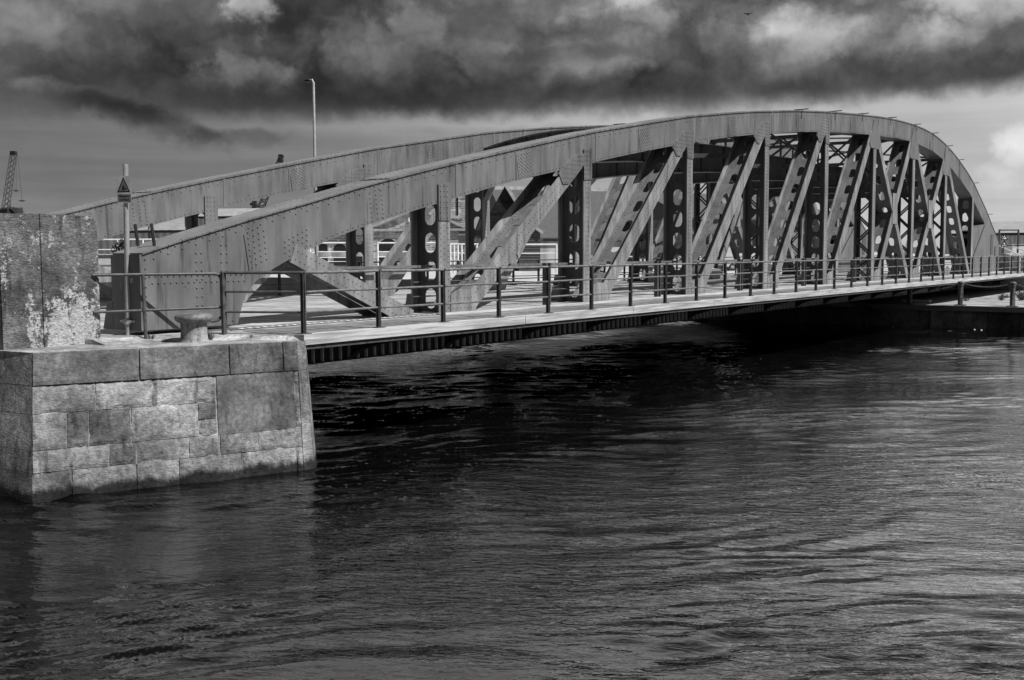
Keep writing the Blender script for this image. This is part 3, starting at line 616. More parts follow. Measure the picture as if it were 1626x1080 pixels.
def girder(Y, near):
    q = 1 if near else 0
    # ---- webs of the bow and both end plates, with splice plates and rivets
    mb = MB()
    poly = [(11.95, .07), (14.06, .07), (14.19, .46), (14.32, .68), (14.56, .90), (15.0, 1.12)] + BS + [(73.2, 2.92), (71.35, 2.62), (71.3, .05), (79.1, .05), (79.15, 1.5)] + TS[::-1]
    # clean order: bottom left -> along underside -> right end -> back along the top
    webs = poly
    mb.prism(webs, Y, Y + .03); mb.prism(webs, Y + DW - .03, Y + DW)
    # top cover plate overhanging, soffit plate
    for i in range(len(TS) - 1):
        (xa, za), (xb, zb_) = TS[i], TS[i + 1]
        mb.hexa([(xa, Y - .03, za), (xb, Y - .03, zb_), (xb, Y + DW + .03, zb_), (xa, Y + DW + .03, za), (xa, Y - .03, za + .03), (xb, Y - .03, zb_ + .03), (xb, Y + DW + .03, zb_ + .03), (xa, Y + DW + .03, za + .03)])
        if 18 < xa < 77:   # second, narrower cover plate in steps
            hh = .055 if int((xa - 18) / 6.4) % 2 == 0 else .05
            mb.hexa([(xa, Y - .022, za + .028), (xb, Y - .022, zb_ + .028), (xb, Y + DW + .022, zb_ + .028), (xa, Y + DW + .022, za + .028), (xa, Y - .022, za + hh), (xb, Y - .022, zb_ + hh), (xb, Y + DW + .022, zb_ + hh), (xa, Y + DW + .022, za + hh)])
    for i in range(len(BS) - 1):
        (xa, za), (xb, zb_) = BS[i], BS[i + 1]
        mb.hexa([(xa, Y + .03, za + .02), (xb, Y + .03, zb_ + .02), (xb, Y + DW - .03, zb_ + .02), (xa, Y + DW - .03, za + .02), (xa, Y + .03, za + .05), (xb, Y + .03, zb_ + .05), (xb, Y + DW - .03, zb_ + .05), (xa, Y + DW - .03, za + .05)])
    # end closing plates
    mb.box(11.90, 11.945, Y - .01, Y + DW + .02, .07, 1.40)
    mb.prismx([(Y - .01, .07), (Y + DW + .3, .07), (Y + DW + .16, .55), (Y + DW, .55), (Y + DW, .07)], 11.895, 11.93)
    mb.box(79.1, 79.14, Y, Y + DW, .05, 1.9)
    mb.prism([(15.0, 1.12), (15.45, 1.31), (15.43, 1.35), (14.98, 1.16)], Y + .03, Y + DW - .03)
    mb.prism([(14.06, .07), (14.19, .46), (14.32, .68), (14.56, .90), (15.0, 1.12), (14.98, 1.16), (14.5, .95), (14.26, .7), (14.13, .46), (14.0, .07)], Y + .03, Y + DW - .03)
    mb.prism([(74.8, 3.08), (73.2, 2.92), (71.35, 2.62), (71.35, 2.58), (73.2, 2.88), (74.8, 3.04)], Y + .03, Y + DW - .03)
    # butt strips and inset vertical stiffeners at every panel
    for k, c in NX.items():
        xx = c + .52
        if xx < 71: mb.box(xx - .05, xx + .05, Y - .014, Y, zb(xx) + .0, zt(xx) - .0)
    # mid panel splice plates with rivet grid
    ctr = [18.0] + [NX[k] + 3.35 for k in range(1, 9)]
    for c in ctr:
        w = .75 if c < 40 else .85
        a, b_ = c - w / 2, c + w / 2
        P = [(a + .12, zb(a) + .02), (b_ + .0, zb(b_) + .02), (b_ - .04, zt(b_) - .12), (a, zt(a) - .12)]
        if c > 18.5: mb.prism(P, Y - .014, Y)
        nx_, nz = 8, 7
        if c < 18.5: nx_, nz = 3, 7
        for i in range(nx_):
            for j in range(nz):
                fx = (i + .5) / nx_; X_ = a + .14 + fx * (w - .2) - (.10 * j / nz)
                Z_ = zb(X_) + .07 + (zt(X_) - zb(X_) - .22) * j / (nz - 1) + (.02 if i % 2 else -.02)
                mb.rivet((X_, Y - .014 if c > 18.5 else Y, Z_), r=.019)
        if c > 18.5: mb.box(a - .02, a + .015, Y - .018, Y, zb(a) + .02, zt(a) - .1)
    # flange rivets
    stagger_row(mb, (12.2, 71.0 if near else 60), lambda x_: zt(x_) - .09, Y, .155)
    stagger_row(mb, (12.2, 46 if near else 40), lambda x_: zt(x_) + .012, Y - .03, .31, 0)
    x_ = 15.7
    while x_ < 60: mb.rivet((x_, Y, zb(x_) + .07), r=.019); x_ += .155
    # rivets on the top plate
    if near or True:
        x_ = 12.2
        while x_ < (34 if near else 30):
            for yy in (Y + .05, Y + DW - .05) + ((Y + .25, Y + .55) if x_ > 15.5 else ()):
                mb.rivet((x_, yy, zt(x_) + (.056 if x_ > 18 else .03)), (-.2, 0, 1), r=.019, h=.009)
            x_ += .16
    # end plate rivets
    for z_ in np.arange(.2, 1.35, .16): mb.rivet((12.02, Y, z_)); 
    for xx in (13.12, 13.24, 13.95): 
        for z_ in np.arange(.15, zt(xx) - .2, .16):
            if xx < 13.9 or z_ < .3: mb.rivet((xx, Y, z_))
    for i, xx in enumerate(np.arange(12.1, 14.2, .13)):
        mb.rivet((xx, Y, 1.02)); mb.rivet((xx + .06, Y, .90))
    for i in range(4):
        for j in range(9):
            xx = 14.42 + i * .13; zz = 1.16 + j * .13 + i * .05 - (.02 * j)
            if zz < zt(xx) - .18: mb.rivet((xx - j * .012, Y, zz))
    for i in range(6):
        for j in range(4): 
            xx = 15.0 + i * .12; zz = 1.2 + j * .11 + i * .05
            if zz > interp([(15, 1.2), (15.6, 1.42)], xx): mb.rivet((xx + .3, Y, zz + .12))
    for xx in (13.7, 13.83):
        for z_ in np.arange(1.1, zt(xx) - .25, .16): mb.rivet((xx, Y, z_))
    mb.obox((14.33, Y - .008, 1.42), (.025, 0, 0), (0, .012, 0), (.06, 0, -.36))   # seam of the end plate
    g_ = part(mb, 'bow_girder', M_STEEL, bridge, label='nearer riveted bow girder' if near else 'farther riveted bow girder')
    # right end seam
    mb = MB(); mb.bar((74.75, Y - .01, 3.0), (71.75, Y - .01, .9), .02, .09); part(mb, 'seam_strip', M_DARK, g_)
    # ---- verticals
    for k, c in NX.items():
        mb = MB(); w = .43 if k == 1 else .40
        ztop = zb(c) + .03
        mb.box(c - w / 2, c + w / 2, Y - .03, Y + .001 if False else Y + .012, .0, ztop + (0 if k > 1 else 0))
        mb.box(c - w / 2, c + w / 2, Y + DW - .012, Y + DW + .03, .0, ztop)
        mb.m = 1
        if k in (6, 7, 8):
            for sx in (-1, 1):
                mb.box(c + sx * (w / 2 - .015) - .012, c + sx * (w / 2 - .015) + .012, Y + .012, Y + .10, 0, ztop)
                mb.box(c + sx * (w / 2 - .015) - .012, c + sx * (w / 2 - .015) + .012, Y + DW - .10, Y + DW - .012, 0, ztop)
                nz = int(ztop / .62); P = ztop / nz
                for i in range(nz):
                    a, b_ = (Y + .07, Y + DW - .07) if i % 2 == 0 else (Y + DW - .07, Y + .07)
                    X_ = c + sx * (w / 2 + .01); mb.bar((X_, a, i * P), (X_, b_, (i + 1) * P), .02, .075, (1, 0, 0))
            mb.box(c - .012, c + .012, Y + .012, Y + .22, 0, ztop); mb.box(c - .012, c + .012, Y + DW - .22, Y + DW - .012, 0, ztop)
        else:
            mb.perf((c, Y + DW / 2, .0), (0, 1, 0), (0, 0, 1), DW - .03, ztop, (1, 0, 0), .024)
            for sx in (-1, 1):   # angle irons
                mb.box(c + sx * .012, c + sx * .12, Y + .012, Y + .028, 0, ztop); mb.box(c + sx * .012 - .008, c + sx * .012 + .008, Y + .012, Y + .12, 0, ztop)
                mb.box(c + sx * .012 - .008, c + sx * .012 + .008, Y + DW - .12, Y + DW - .012, 0, ztop)
        mb.m = 0
        if k <= 6:
            for z_ in np.arange(.12, ztop - .05, .135):
                for dx in ((-.14, .0, .14) if k == 1 and z_ > 0 else (-.06, .06)): mb.rivet((c + dx, Y - .03, z_ + (.06 if dx == 0 else 0)), r=.017)
        mb.prismx([(Y + DW + .03, 0), (Y + DW + .42, 0), (Y + DW + .34, .42), (Y + DW + .03, .46)], c - .02, c + .02)   # foot knee
        v_ = part(mb, 'vertical_post', [M_STEELV, M_WEB], g_)
    # ---- gusset plates (on both faces)
    mb = MB()
    gp = {1: [[(c := NX[1]) - .22, 2.17], [c + .22, 2.17], [c + .22, 3.06], [c - .22, 3.0]]}
    gp[2] = [[26.5, 3.42], [26.92, 3.46], [26.92, 4.34], [26.5, 4.27]]
    gp2 = [[26.49, 4.16], [25.92, 4.05], [25.22, 3.53], [25.42, 3.26], [25.7, 3.28], [26.49, 3.84]]
    tops = {3: .42, 4: .45, 5: .62, 6: .68, 7: .74, 8: .86}; bots = {3: -.5, 4: -.45, 5: -.5, 6: -.62, 7: -.85, 8: -.72}
    polys = [gp[1], gp[2], gp2]
    for k in range(3, 9):
        c, z0 = NX[k], zb(NX[k]); T_, B_ = z0 + tops[k], z0 + bots[k]
        if k < 6: p_ = [[c - .22, B_], [c + .22, B_], [c + .22, T_ + .02], [c - .42, T_ - .02], [c - 1.15, z0 - .12], [c - 1.22, B_ + .25], [c - .98, B_ + .02], [c - .72, B_ + .02], [c - .26, z0 - .12]]
        else: p_ = [[c - .62, B_], [c + .62, B_], [c + .88, B_ + .2], [c + .62, z0], [c + .24, T_], [c - .24, T_], [c - .62, z0 - .02], [c - .9, B_ + .2]]
        polys.append(p_)
    for k in range(3, 10): pass
    def inside(p_, px_, pz_):
        r_ = False; n_ = len(p_)
        for i in range(n_):
            (x1, z1), (x2, z2) = p_[i], p_[(i + 1) % n_]
            if (z1 > pz_) != (z2 > pz_) and px_ < (x2 - x1) * (pz_ - z1) / (z2 - z1) + x1: r_ = not r_
        return r_
    for p_ in polys:
        mb = MB(); mb.prism(p_, Y - .052, Y - .001)
        xs_ = [a[0] for a in p_]; zs_ = [a[1] for a in p_]
        if xs_[0] < 50:
            for px_ in np.arange(min(xs_) + .06, max(xs_), .125):
                for pz_ in np.arange(min(zs_) + .06, max(zs_), .125):
                    if inside(p_, px_, pz_) and inside(p_, px_ + .03, pz_ + .03) and inside(p_, px_ - .03, pz_ - .03): mb.rivet((px_, Y - .052, pz_), r=.017)
        part(mb, 'gusset_plate', M_STEEL, g_)
        mb = MB(); mb.prism(p_, Y + DW + .001, Y + DW + .05); part(mb, 'gusset_plate', M_STEELV, g_)
    for k in range(1, 9):   # foot gussets
        c = NX[k]; p_ = [(c + .2, .0), (c + .2, .42), (c + .55, .55), (c + 1.0, .52), (c + 1.35, .32), (c + 1.15, .0)]
        mb = MB(); mb.prism(p_, Y - .05, Y - .034)
        if k < 5:
            for px_ in np.arange(c + .3, c + 1.2, .14):
                for pz_ in (.08, .2, .32): mb.rivet((px_, Y - .05, pz_ + .02), r=.017)
        part(mb, 'foot_gusset', M_STEELV, g_)
    # ---- diagonals
    def strut(a, b_, w, name='diagonal', perf=True, riv=True, dark_=False):
        mb = MB(); a3, b3 = Vector((a[0], 0, a[1])), Vector((b_[0], 0, b_[1])); d = (b3 - a3); L = d.length; d.normalize(); n = Vector((-d.z, 0, d.x))
        if n.z < 0: n = -n
        for yy, th in ((Y - .026, .034), (Y + DW - .008, .034)):
            mb.obox((a3 + b3) / 2 + Vector((0, yy + th / 2, 0)), d * L / 2, (0, th / 2, 0), n * w / 2)
        if perf:
            mb.m = 1; mb.perf(a3 + Vector((0, Y + DW / 2, 0)), (0, 1, 0), d, DW - .03, L, n, .024, pitch=.95, ow=.26, oh=.52)
            for yy in (Y + .02, Y + DW - .02):
                sg_ = 1 if yy < Y + .3 else -1
                mb.obox((a3 + b3) / 2 + Vector((0, yy + sg_ * .05, 0)) + n * .024, d * L / 2, (0, .05, 0), n * .010)
            mb.m = 0
        else: mb.obox((a3 + b3) / 2 + Vector((0, Y + DW / 2, 0)), d * L / 2, (0, DW / 2 - .03, 0), n * .012)
        if riv:
            for s_ in np.arange(.1, L - .05, .13):
                for o_ in (-.09, .09): 
                    p_ = a3 + d * s_ + n * o_; mb.rivet((p_.x, Y - .026, p_.z), r=.017)
                if perf:
                    for yy in (Y + .06, Y + .13, Y + DW - .06, Y + DW - .13):
                        p_ = a3 + d * (s_ + .04) + n * .028; mb.rivet((p_.x, yy, p_.z), n, r=.015)
        return part(mb, name, [M_STEELV, M_STEEL], g_)
    for k in range(2, 9):
        c0_, c1_ = NX[k - 1], NX[k]
        strut((c0_ + .75, .02), (c1_ - .42, zb(c1_) + .05), .46 if k < 5 else .42, riv=k < 6)
    for k in (6, 7, 8):
        c0_, c1_ = NX[k], NX[k + 1]; z1 = zb(c0_)
        strut((c0_ + .42, z1 - .1), (c1_ - .55, .02), .36, 'counter_brace', riv=False)
    strut((15.5, 1.42), (19.1, -.08), .40, 'end_brace', perf=False, riv=near)
    # crossing plates
    for k in (7, 8):
        c = (NX[k - 1] + NX[k]) / 2 + .1; z_ = (zb(NX[k]) + zb(NX[k - 1])) / 4 + .05
        for y0_, y1_ in ((Y - .052, Y - .026), (Y + DW + .026, Y + DW + .05)):
            mb = MB(); mb.prism([(c - .45, z_ + .75), (c - .35, z_), (c - .45, z_ - .75), (c + .45, z_ - .75), (c + .35, z_), (c + .45, z_ + .75)], y0_, y1_)
            part(mb, 'crossing_plate', M_STEELV, g_)
    # ---- stub rungs over the bow
    for X_ in (43.0, 46.9, 50.5, 54.7, 58.9, 62.3, 65.4, 68.0, 71.7, 75.7):
        Z_ = zt(X_) + .07; mb = MB(); mb.box(X_ - .05, X_ + .05, Y - .28, Y + .3, Z_, Z_ + .03)
        part(mb, 'top_rung', M_RAIL, g_)
    # ---- cover strap at the right end (door marks)
    mb = MB(); mb.box(76.6, 77.3, Y - .03, Y, 1.2, 2.45); part(mb, 'access_plate', M_RAIL, g_)
    mb = MB(); mb.box(77.75, 78.15, Y - .03, Y, 1.1, 1.7); part(mb, 'access_plate', M_RAIL, g_)
    # ---- plate girder below the deck
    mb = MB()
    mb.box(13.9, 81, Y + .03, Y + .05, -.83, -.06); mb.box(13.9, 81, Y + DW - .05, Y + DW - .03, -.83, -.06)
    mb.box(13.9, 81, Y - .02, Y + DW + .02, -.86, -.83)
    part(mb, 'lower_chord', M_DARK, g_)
    if near:
        mb = MB(); mb.box(14.15 - .011, 14.15 + .011, Y - .045, Y + .029, -.828, -.12); b0 = part(mb, 'stiffener_bar', M_BAR, g_)
        for i in range(1, 100): c_ = b0.copy(); COL.objects.link(c_); c_.parent = g_; c_.location.x = i * .265
        mb = MB()
        for i in range(100, 190): X_ = 14.15 + i * .265; mb.box(X_ - .011, X_ + .011, Y - .045, Y + .029, -.828, -.12)
        part(mb, 'stiffener_bars', M_BAR, g_)['kind'] = 'stuff'
    return g_
GN = girder(YN, True); GF = girder(YF, False)
mb = MB(); mb.box(77.6, 79.6, YN + DW + .06, YN + DW + 1.2, .0, 2.7); part(mb, 'counterweight_box', M_STEELD, bridge)
# two upright pins on the near girder end
for yy in (YN + .25, YN + .72): mb = MB(); mb.tube([(12.42, yy, 1.5), (12.36, yy, 1.95)], .03, 6); part(mb, 'stop_pin', M_DARK, bridge)

# overhead arched cross girders
for k in range(3, 9):
    c = NX[k]; Y0, Y1 = YN + DW, YF; n = 18
    topf = lambda s_: 5.22 + .46 * (1 - (2 * s_ - 1) ** 2); bs = lambda s_: 4.42 + .12 * (1 - (2 * s_ - 1) ** 2) - 1.1 * max(0, 1 - min(s_, 1 - s_) / .13) ** 2
    poly = [(Y0 + (Y1 - Y0) * i / n, bs(i / n)) for i in range(n + 1)] + [(Y0 + (Y1 - Y0) * i / n, topf(i / n)) for i in range(n, -1, -1)]
    mb = MB(); mb.prismx(poly, c - .012, c + .012)
    for i in range(n):
        a, b_ = Y0 + (Y1 - Y0) * i / n, Y0 + (Y1 - Y0) * (i + 1) / n
        for f_, dz in ((topf, .0), (bs, -.025)):
            mb.m = 1; za, zc = f_(i / n) + dz, f_((i + 1) / n) + dz
            mb.hexa([(c - .19, a, za), (c + .19, a, za), (c + .19, b_, zc), (c - .19, b_, zc), (c - .19, a, za + .025), (c + .19, a, za + .025), (c + .19, b_, zc + .025), (c - .19, b_, zc + .025)])
    mb.m = 0
    for i in range(1, 8): yy = Y0 + (Y1 - Y0) * i / 8; mb.box(c - .09, c + .09, yy - .012, yy + .012, bs(i / 8) + .01, topf(i / 8) - .01)
    mb.box(c - .05, c + .05, Y0, Y1, 4.72, 4.78)
    part(mb, 'overhead_beam', [M_STEELD, M_STEELV], bridge)  # beam plate darkened as if shaded, flanges paler as if sunlit
# horizontal wind bracing between overhead beams and sway frames above
for k in range(3, 8):
    c, c2 = NX[k], NX[k + 1]; mb = MB()
    mb.bar((c, YN + DW, 5.0), (c2, YF, 5.0), .02, .16, (0, 0, 1)); mb.bar((c, YF, 5.03), (c2, YN + DW, 5.03), .16, .02, (0, 0, 1))
    mb.box(c, c2, 20.97, 21.11, 4.9, 5.3)
    part(mb, 'wind_brace', M_STEELD, bridge)
for k in range(5, 9):
    c = NX[k]; z1 = zb(c) + .2; mb = MB(); Y0, Y1 = YN + DW, YF; ym = (Y0 + Y1) / 2
    mb.bar((c, Y0, z1), (c, Y1, z1), .1, .16, (1, 0, 0))
    nn = 4
    for i in range(nn):
        a, b_ = Y0 + (Y1 - Y0) * i / nn, Y0 + (Y1 - Y0) * (i + 1) / nn
        mb.bar((c, a, 5.4), (c, b_, z1), .05, .09, (1, 0, 0)); mb.bar((c + .06, a, z1), (c + .06, b_, 5.4), .05, .09, (1, 0, 0))
        if i: mb.bar((c - .05, a, 5.4), (c - .05, a, z1), .05, .09, (1, 0, 0))
    part(mb, 'sway_frame', M_STEELD, bridge)
    if k < 8:
        mb = MB(); c2 = NX[k + 1]; z2 = zb(c2) + .2
        mb.bar((c, Y0, z1 + .1), (c2, Y1, z2 + .1), .12, .08, (0, 1, 0)); mb.bar((c, Y1, z1 + .1), (c2, Y0, z2 + .1), .12, .08, (0, 1, 0))
        part(mb, 'top_brace', M_STEELD, bridge)

# deck
mb = MB(); mb.prismz([(13.45, 14.3), (13.25, 15.1), (12.75, 15.95), (12.0, 16.36), (10.9, 16.4), (10.9, 27.8), (82, 27.8), (82, 14.3)], -.16, -.012)
dk = part(mb, 'deck', M_DECK, bridge)
mb = MB(); mb.prismz([(13.5, 14.3), (13.32, 15.0), (13.6, 15.8), (82, 15.8), (82, 14.3)], -.0119, -.004); part(mb, 'footway', M_FOOT, dk)
mb = MB()
for a, b_ in zip([13.45] + [20.2 + 4.9 * i for i in range(13)], [20.2 + 4.9 * i for i in range(13)] + [84]):
    mb.box(a + .008, b_ - .008, 14.05, 14.298, -.18, .0)
part(mb, 'kerb_timber', M_KERB, dk)
mb = MB(); mb.box(13.6, 84, 27.802, 28.05, -.18, .0); part(mb, 'kerb_timber', M_KERB, dk)
mb = MB(); mb.box(13.5, 84, 14.09, 14.16, -.262, -.182); mb.box(13.5, 84, 27.94, 28.0, -.25, -.182); part(mb, 'edge_channel', M_RAIL, dk)
mb = MB()
for X_ in np.arange(13.9, 81, .19):   # plank ends and gap along the girder
    for yy in (YN - .28,):
        mb.box(X_, X_ + .11, yy, yy + .09, -.012, .006)
part(mb, 'plank_ends', M_BAR, dk)['kind'] = 'stuff'
mb = MB(); mb.box(13.0, 81, YN - .19, YN - .06, -.01, .012); mb.box(13.6, 81, YN - .36, YN - .30, -.011, .004); part(mb, 'edge_plank', simple('tar_strip', 0.10, .5, 3, .8, .3), dk)
mb = MB(); mb.box(19.6, 80, YN - .62, YN - .34, -.01, .03); part(mb, 'pale_plank', M_KERB, dk)
# concrete fillet between the deck end and the paving
ed = [(13.5, 14.28), (13.26, 15.1), (12.76, 15.96), (12.0, 16.37), (10.9, 16.41)]; eo = [(13.48, 14.1), (12.95, 14.95), (12.5, 15.68), (11.85, 16.03), (10.9, 16.06)]
mb = MB(); mb.cur = 1.35
for i in range(4): mb.hexa([(*ed[i], -.2), (*ed[i + 1], -.2), (*eo[i + 1], -.2), (*eo[i], -.2), (*ed[i], -.014), (*ed[i + 1], -.014), (*eo[i + 1], -.092), (*eo[i], -.092)])
part(mb, 'edge_fillet', M_CONC, pier)
# brackets and cross girders under the deck
cnt = 0
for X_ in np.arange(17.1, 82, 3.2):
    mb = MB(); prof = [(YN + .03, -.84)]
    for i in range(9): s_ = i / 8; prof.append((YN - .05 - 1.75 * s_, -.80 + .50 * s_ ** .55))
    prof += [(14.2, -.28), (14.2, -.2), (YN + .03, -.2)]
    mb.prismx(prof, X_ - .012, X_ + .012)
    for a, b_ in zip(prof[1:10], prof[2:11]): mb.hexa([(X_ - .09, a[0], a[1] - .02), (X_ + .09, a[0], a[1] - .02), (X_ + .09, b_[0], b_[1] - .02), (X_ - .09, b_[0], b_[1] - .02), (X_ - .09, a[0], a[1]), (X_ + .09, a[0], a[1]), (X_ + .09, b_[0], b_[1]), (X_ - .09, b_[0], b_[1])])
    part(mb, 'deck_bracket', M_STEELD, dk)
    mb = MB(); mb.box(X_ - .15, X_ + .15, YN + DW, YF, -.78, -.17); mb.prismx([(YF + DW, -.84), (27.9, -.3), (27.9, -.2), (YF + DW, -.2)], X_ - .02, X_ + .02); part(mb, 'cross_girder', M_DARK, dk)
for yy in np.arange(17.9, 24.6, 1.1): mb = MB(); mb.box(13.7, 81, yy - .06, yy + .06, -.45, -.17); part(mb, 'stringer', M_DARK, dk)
mb = MB(); mb.lathe([(4.2, -3.7), (4.2, -1.5), (3.6, -1.4), (3.6, -.87)], (62, 21.04, 0), 40); part(mb, 'pivot_drum', M_DARK, bridge)

# hand rails of the bridge
def handrail(Y, x0, n, near=True):
    mb = MB(); x1 = x0 + 1.936 * (n - 1) + .3
    def wob(z_): return [(x0 + 1.936 * i / 2, Y + random.uniform(-.006, .006), z_ + random.uniform(-.008, .008)) for i in range(2 * n - 1)] + [(x1, Y, z_)]
    mb.tube(wob(1.075), .027, 10)
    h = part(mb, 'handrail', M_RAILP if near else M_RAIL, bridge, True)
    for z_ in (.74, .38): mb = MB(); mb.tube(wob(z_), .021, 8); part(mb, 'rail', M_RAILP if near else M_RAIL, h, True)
    mb = MB(); X_ = x0
    mb.box(X_ - .045, X_ + .045, Y - .012, Y + .012, .0, 1.07); mb.box(X_ - .012, X_ + .012, Y - .045, Y + .045, .0, 1.06)
    mb.box(X_ - .045, X_ - .033, Y - .04, Y + .04, .0, 1.06); mb.box(X_ - .12, X_ + .12, Y - .07, Y + .07, 0, .015)
    for z_ in (.74, .38, 1.075): mb.tube([(X_ + .012, Y - .05, z_), (X_ + .012, Y + .05, z_)], .03, 6)
    p0 = part(mb, 'rail_post', M_RAIL, h)
    for i in range(1, n): c = p0.copy(); COL.objects.link(c); c.parent = h; c.location.x = 1.936 * i + random.uniform(-.012, .012); c.location.z = random.uniform(-.006, .006)
    return h
H1 = handrail(14.21, 13.617, 36); H2 = handrail(27.87, 14.0, 35, False)
mb = MB()   # first post on the pier with three short rails
a, b_ = Vector((12.98, 15.56, 0)), Vector((13.617, 14.21, 0))
for z_, r_ in ((1.075, .027), (.74, .021), (.38, .021)): mb.tube([(a.x, a.y, z_), (b_.x, b_.y, z_)], r_, 8)
mb.box(a.x - .045, a.x + .035, a.y - .03, a.y + .03, -.03, 1.09); part(mb, 'return_rail', M_RAIL, H1)
# flat guard rail along the nearer girder, with posts between the verticals
mb = MB(); mb.box(14.6, 79, YN + .46, YN + .60, 1.06, 1.12); gr = part(mb, 'guard_rail', M_STEEL, bridge)
mb = MB()
for z_ in (.72, .38): mb.tube([(19.8, YN + .53, z_), (79, YN + .53, z_)], .018, 6)
part(mb, 'rail', M_RAIL, gr)
mb = MB(); mb.box(24.62, 24.70, YN - .02, YN + .10, 0, 1.13); mb.box(24.82, 24.86, YN - .02, YN + .10, 0, 1.13); p0 = part(mb, 'guard_post', M_RAIL, gr)
for i in (1, 2, 3, 4, 5, 6, 7): c = p0.copy(); COL.objects.link(c); c.parent = gr; c.location.x = 6.4 * i - .1 * i
mb = MB(); mb.box(14.6, 79, YF - .3, YF - .2, .88, .93); part(mb, 'guard_rail', M_RAIL, bridge)

# ------------------------------------------------------------------ right quay
rq = thing('timber_quay_wall', (55.6, 0, -2.3), 'low quay wall with a dark timber fender beam across the far side of the dock', 'quay wall')
mb = MB(); mb.cur = 1.0
yy = 30.9
while yy > -60:
    L_ = random.choice([2.6, 3.1, 3.9]); mb.cur = random.uniform(.45, 1.15); o_ = random.uniform(-.03, .04)
    mb.box(55.62 + o_, 55.9, yy - L_ + .02, yy, -4, -1.43); yy -= L_
part(mb, 'wall_panels', M_WETWALL, rq)
mb = MB(); yy = 17.4
while yy > -60: mb.box(55.42, 55.9, yy - 5.4 + .01, yy, -1.47, -1.22); yy -= 5.4
part(mb, 'fender_beam', simple('wet_timber', 0.17, .4, 3, .7, .4, 12, stretch=(1, .3, 4)), rq)
mb = MB()
for yv in (7.9, 14.4): mb.box(55.4, 55.62, yv - .35, yv + .15, -3, -1.48)
part(mb, 'fender_pile', M_WETWALL, rq)
mb = MB(); mb.cur = .5; mb.prismz([(55.8, 17.4), (58.5, 17.4), (58.5, 31), (55.8, 31)], -1.23, -1.2)  # strip of the terrace in a darker tone
solo(mb, 'dark_sill', M_CONC, (56, 24, -1.2), 'dark stone sill under the swing bridge at the far quay', 'sill')
# chained posts
cp0 = None; PYS = [(15.72, 'cast iron chain post nearest the bridge on the far quay'), (13.32, 'middle of the three cast iron chain posts on the far quay'), (10.98, 'cast iron chain post nearest the right edge of the picture')]
for i, (yy, lb) in enumerate(PYS):
    if i == 0:
        cp0 = thing('chain_post', (55.95, yy, -1.22), lb, 'post', 'cast iron posts linked by chains on the far quay')
        mb = MB(); mb.lathe([(.135, .02), (.12, .05), (.12, .95), (.145, .965), (.145, .985), (.135, 1.0), (.15, 1.02), (.15, 1.12), (.13, 1.15), (.05, 1.17)], (55.95, yy, -1.22), 20); part(mb, 'shaft', M_IRON, cp0, True)
        mb = MB(); mb.box(55.95 - .24, 55.95 + .24, yy - .24, yy + .24, -1.22, -1.18); part(mb, 'base_plate', M_IRON, cp0)
    else:
        c = copy_tree(cp0); c.location = (55.95, yy, -1.22); c['label'] = lb
def chain(name, pa, pb, sag, label, n=46):
    mb = MB(); pa, pb = Vector(pa), Vector(pb); L_ = (pb - pa).length; n = max(8, int(L_ / .07))
    for i in range(n):
        s_ = (i + .5) / n; p = pa.lerp(pb, s_) + Vector((0, 0, -4 * sag * s_ * (1 - s_)))
        s2 = s_ + .5 / n; q_ = pa.lerp(pb, s2) + Vector((0, 0, -4 * sag * s2 * (1 - s2))); d = (q_ - p).normalized()
        u = d.cross(Vector((0, 0, 1))).normalized(); w_ = d.cross(u)
        if i % 2: u, w_ = w_, u
        ring = [p + d * math.cos(a) * .06 + u * math.sin(a) * .032 for a in [j * math.pi / 3 for j in range(6)]] + []
        ring.append(ring[0]); mb.tube(ring, .011, 4)
    solo(mb, name, M_IRON, pa, label, 'chain', 'chains between the quay posts')
chain('chain', (55.95, 15.62, -.16), (55.95, 13.42, -.16), .30, 'slack chain between the first and middle chain posts')
chain('chain', (55.95, 13.22, -.16), (55.95, 11.08, -.16), .16, 'shallow chain between the middle chain post and the rightmost one')
chain('chain', (55.95, 10.88, -.16), (56.2, 8.4, -.2), .22, 'chain leaving the rightmost chain post towards the picture edge')
mb = MB(); mb.box(57.6, 58.0, 15.2, 16.6, -1.18, -1.08); mb.box(57.65, 57.75, 15.3, 15.5, -1.22, -1.18); mb.box(57.65, 57.75, 16.2, 16.4, -1.22, -1.18)
solo(mb, 'timber_baulk', M_KERB, (57.8, 15.9, -1.22), 'pale timber baulk lying on bearers behind the first chain post', 'timber')
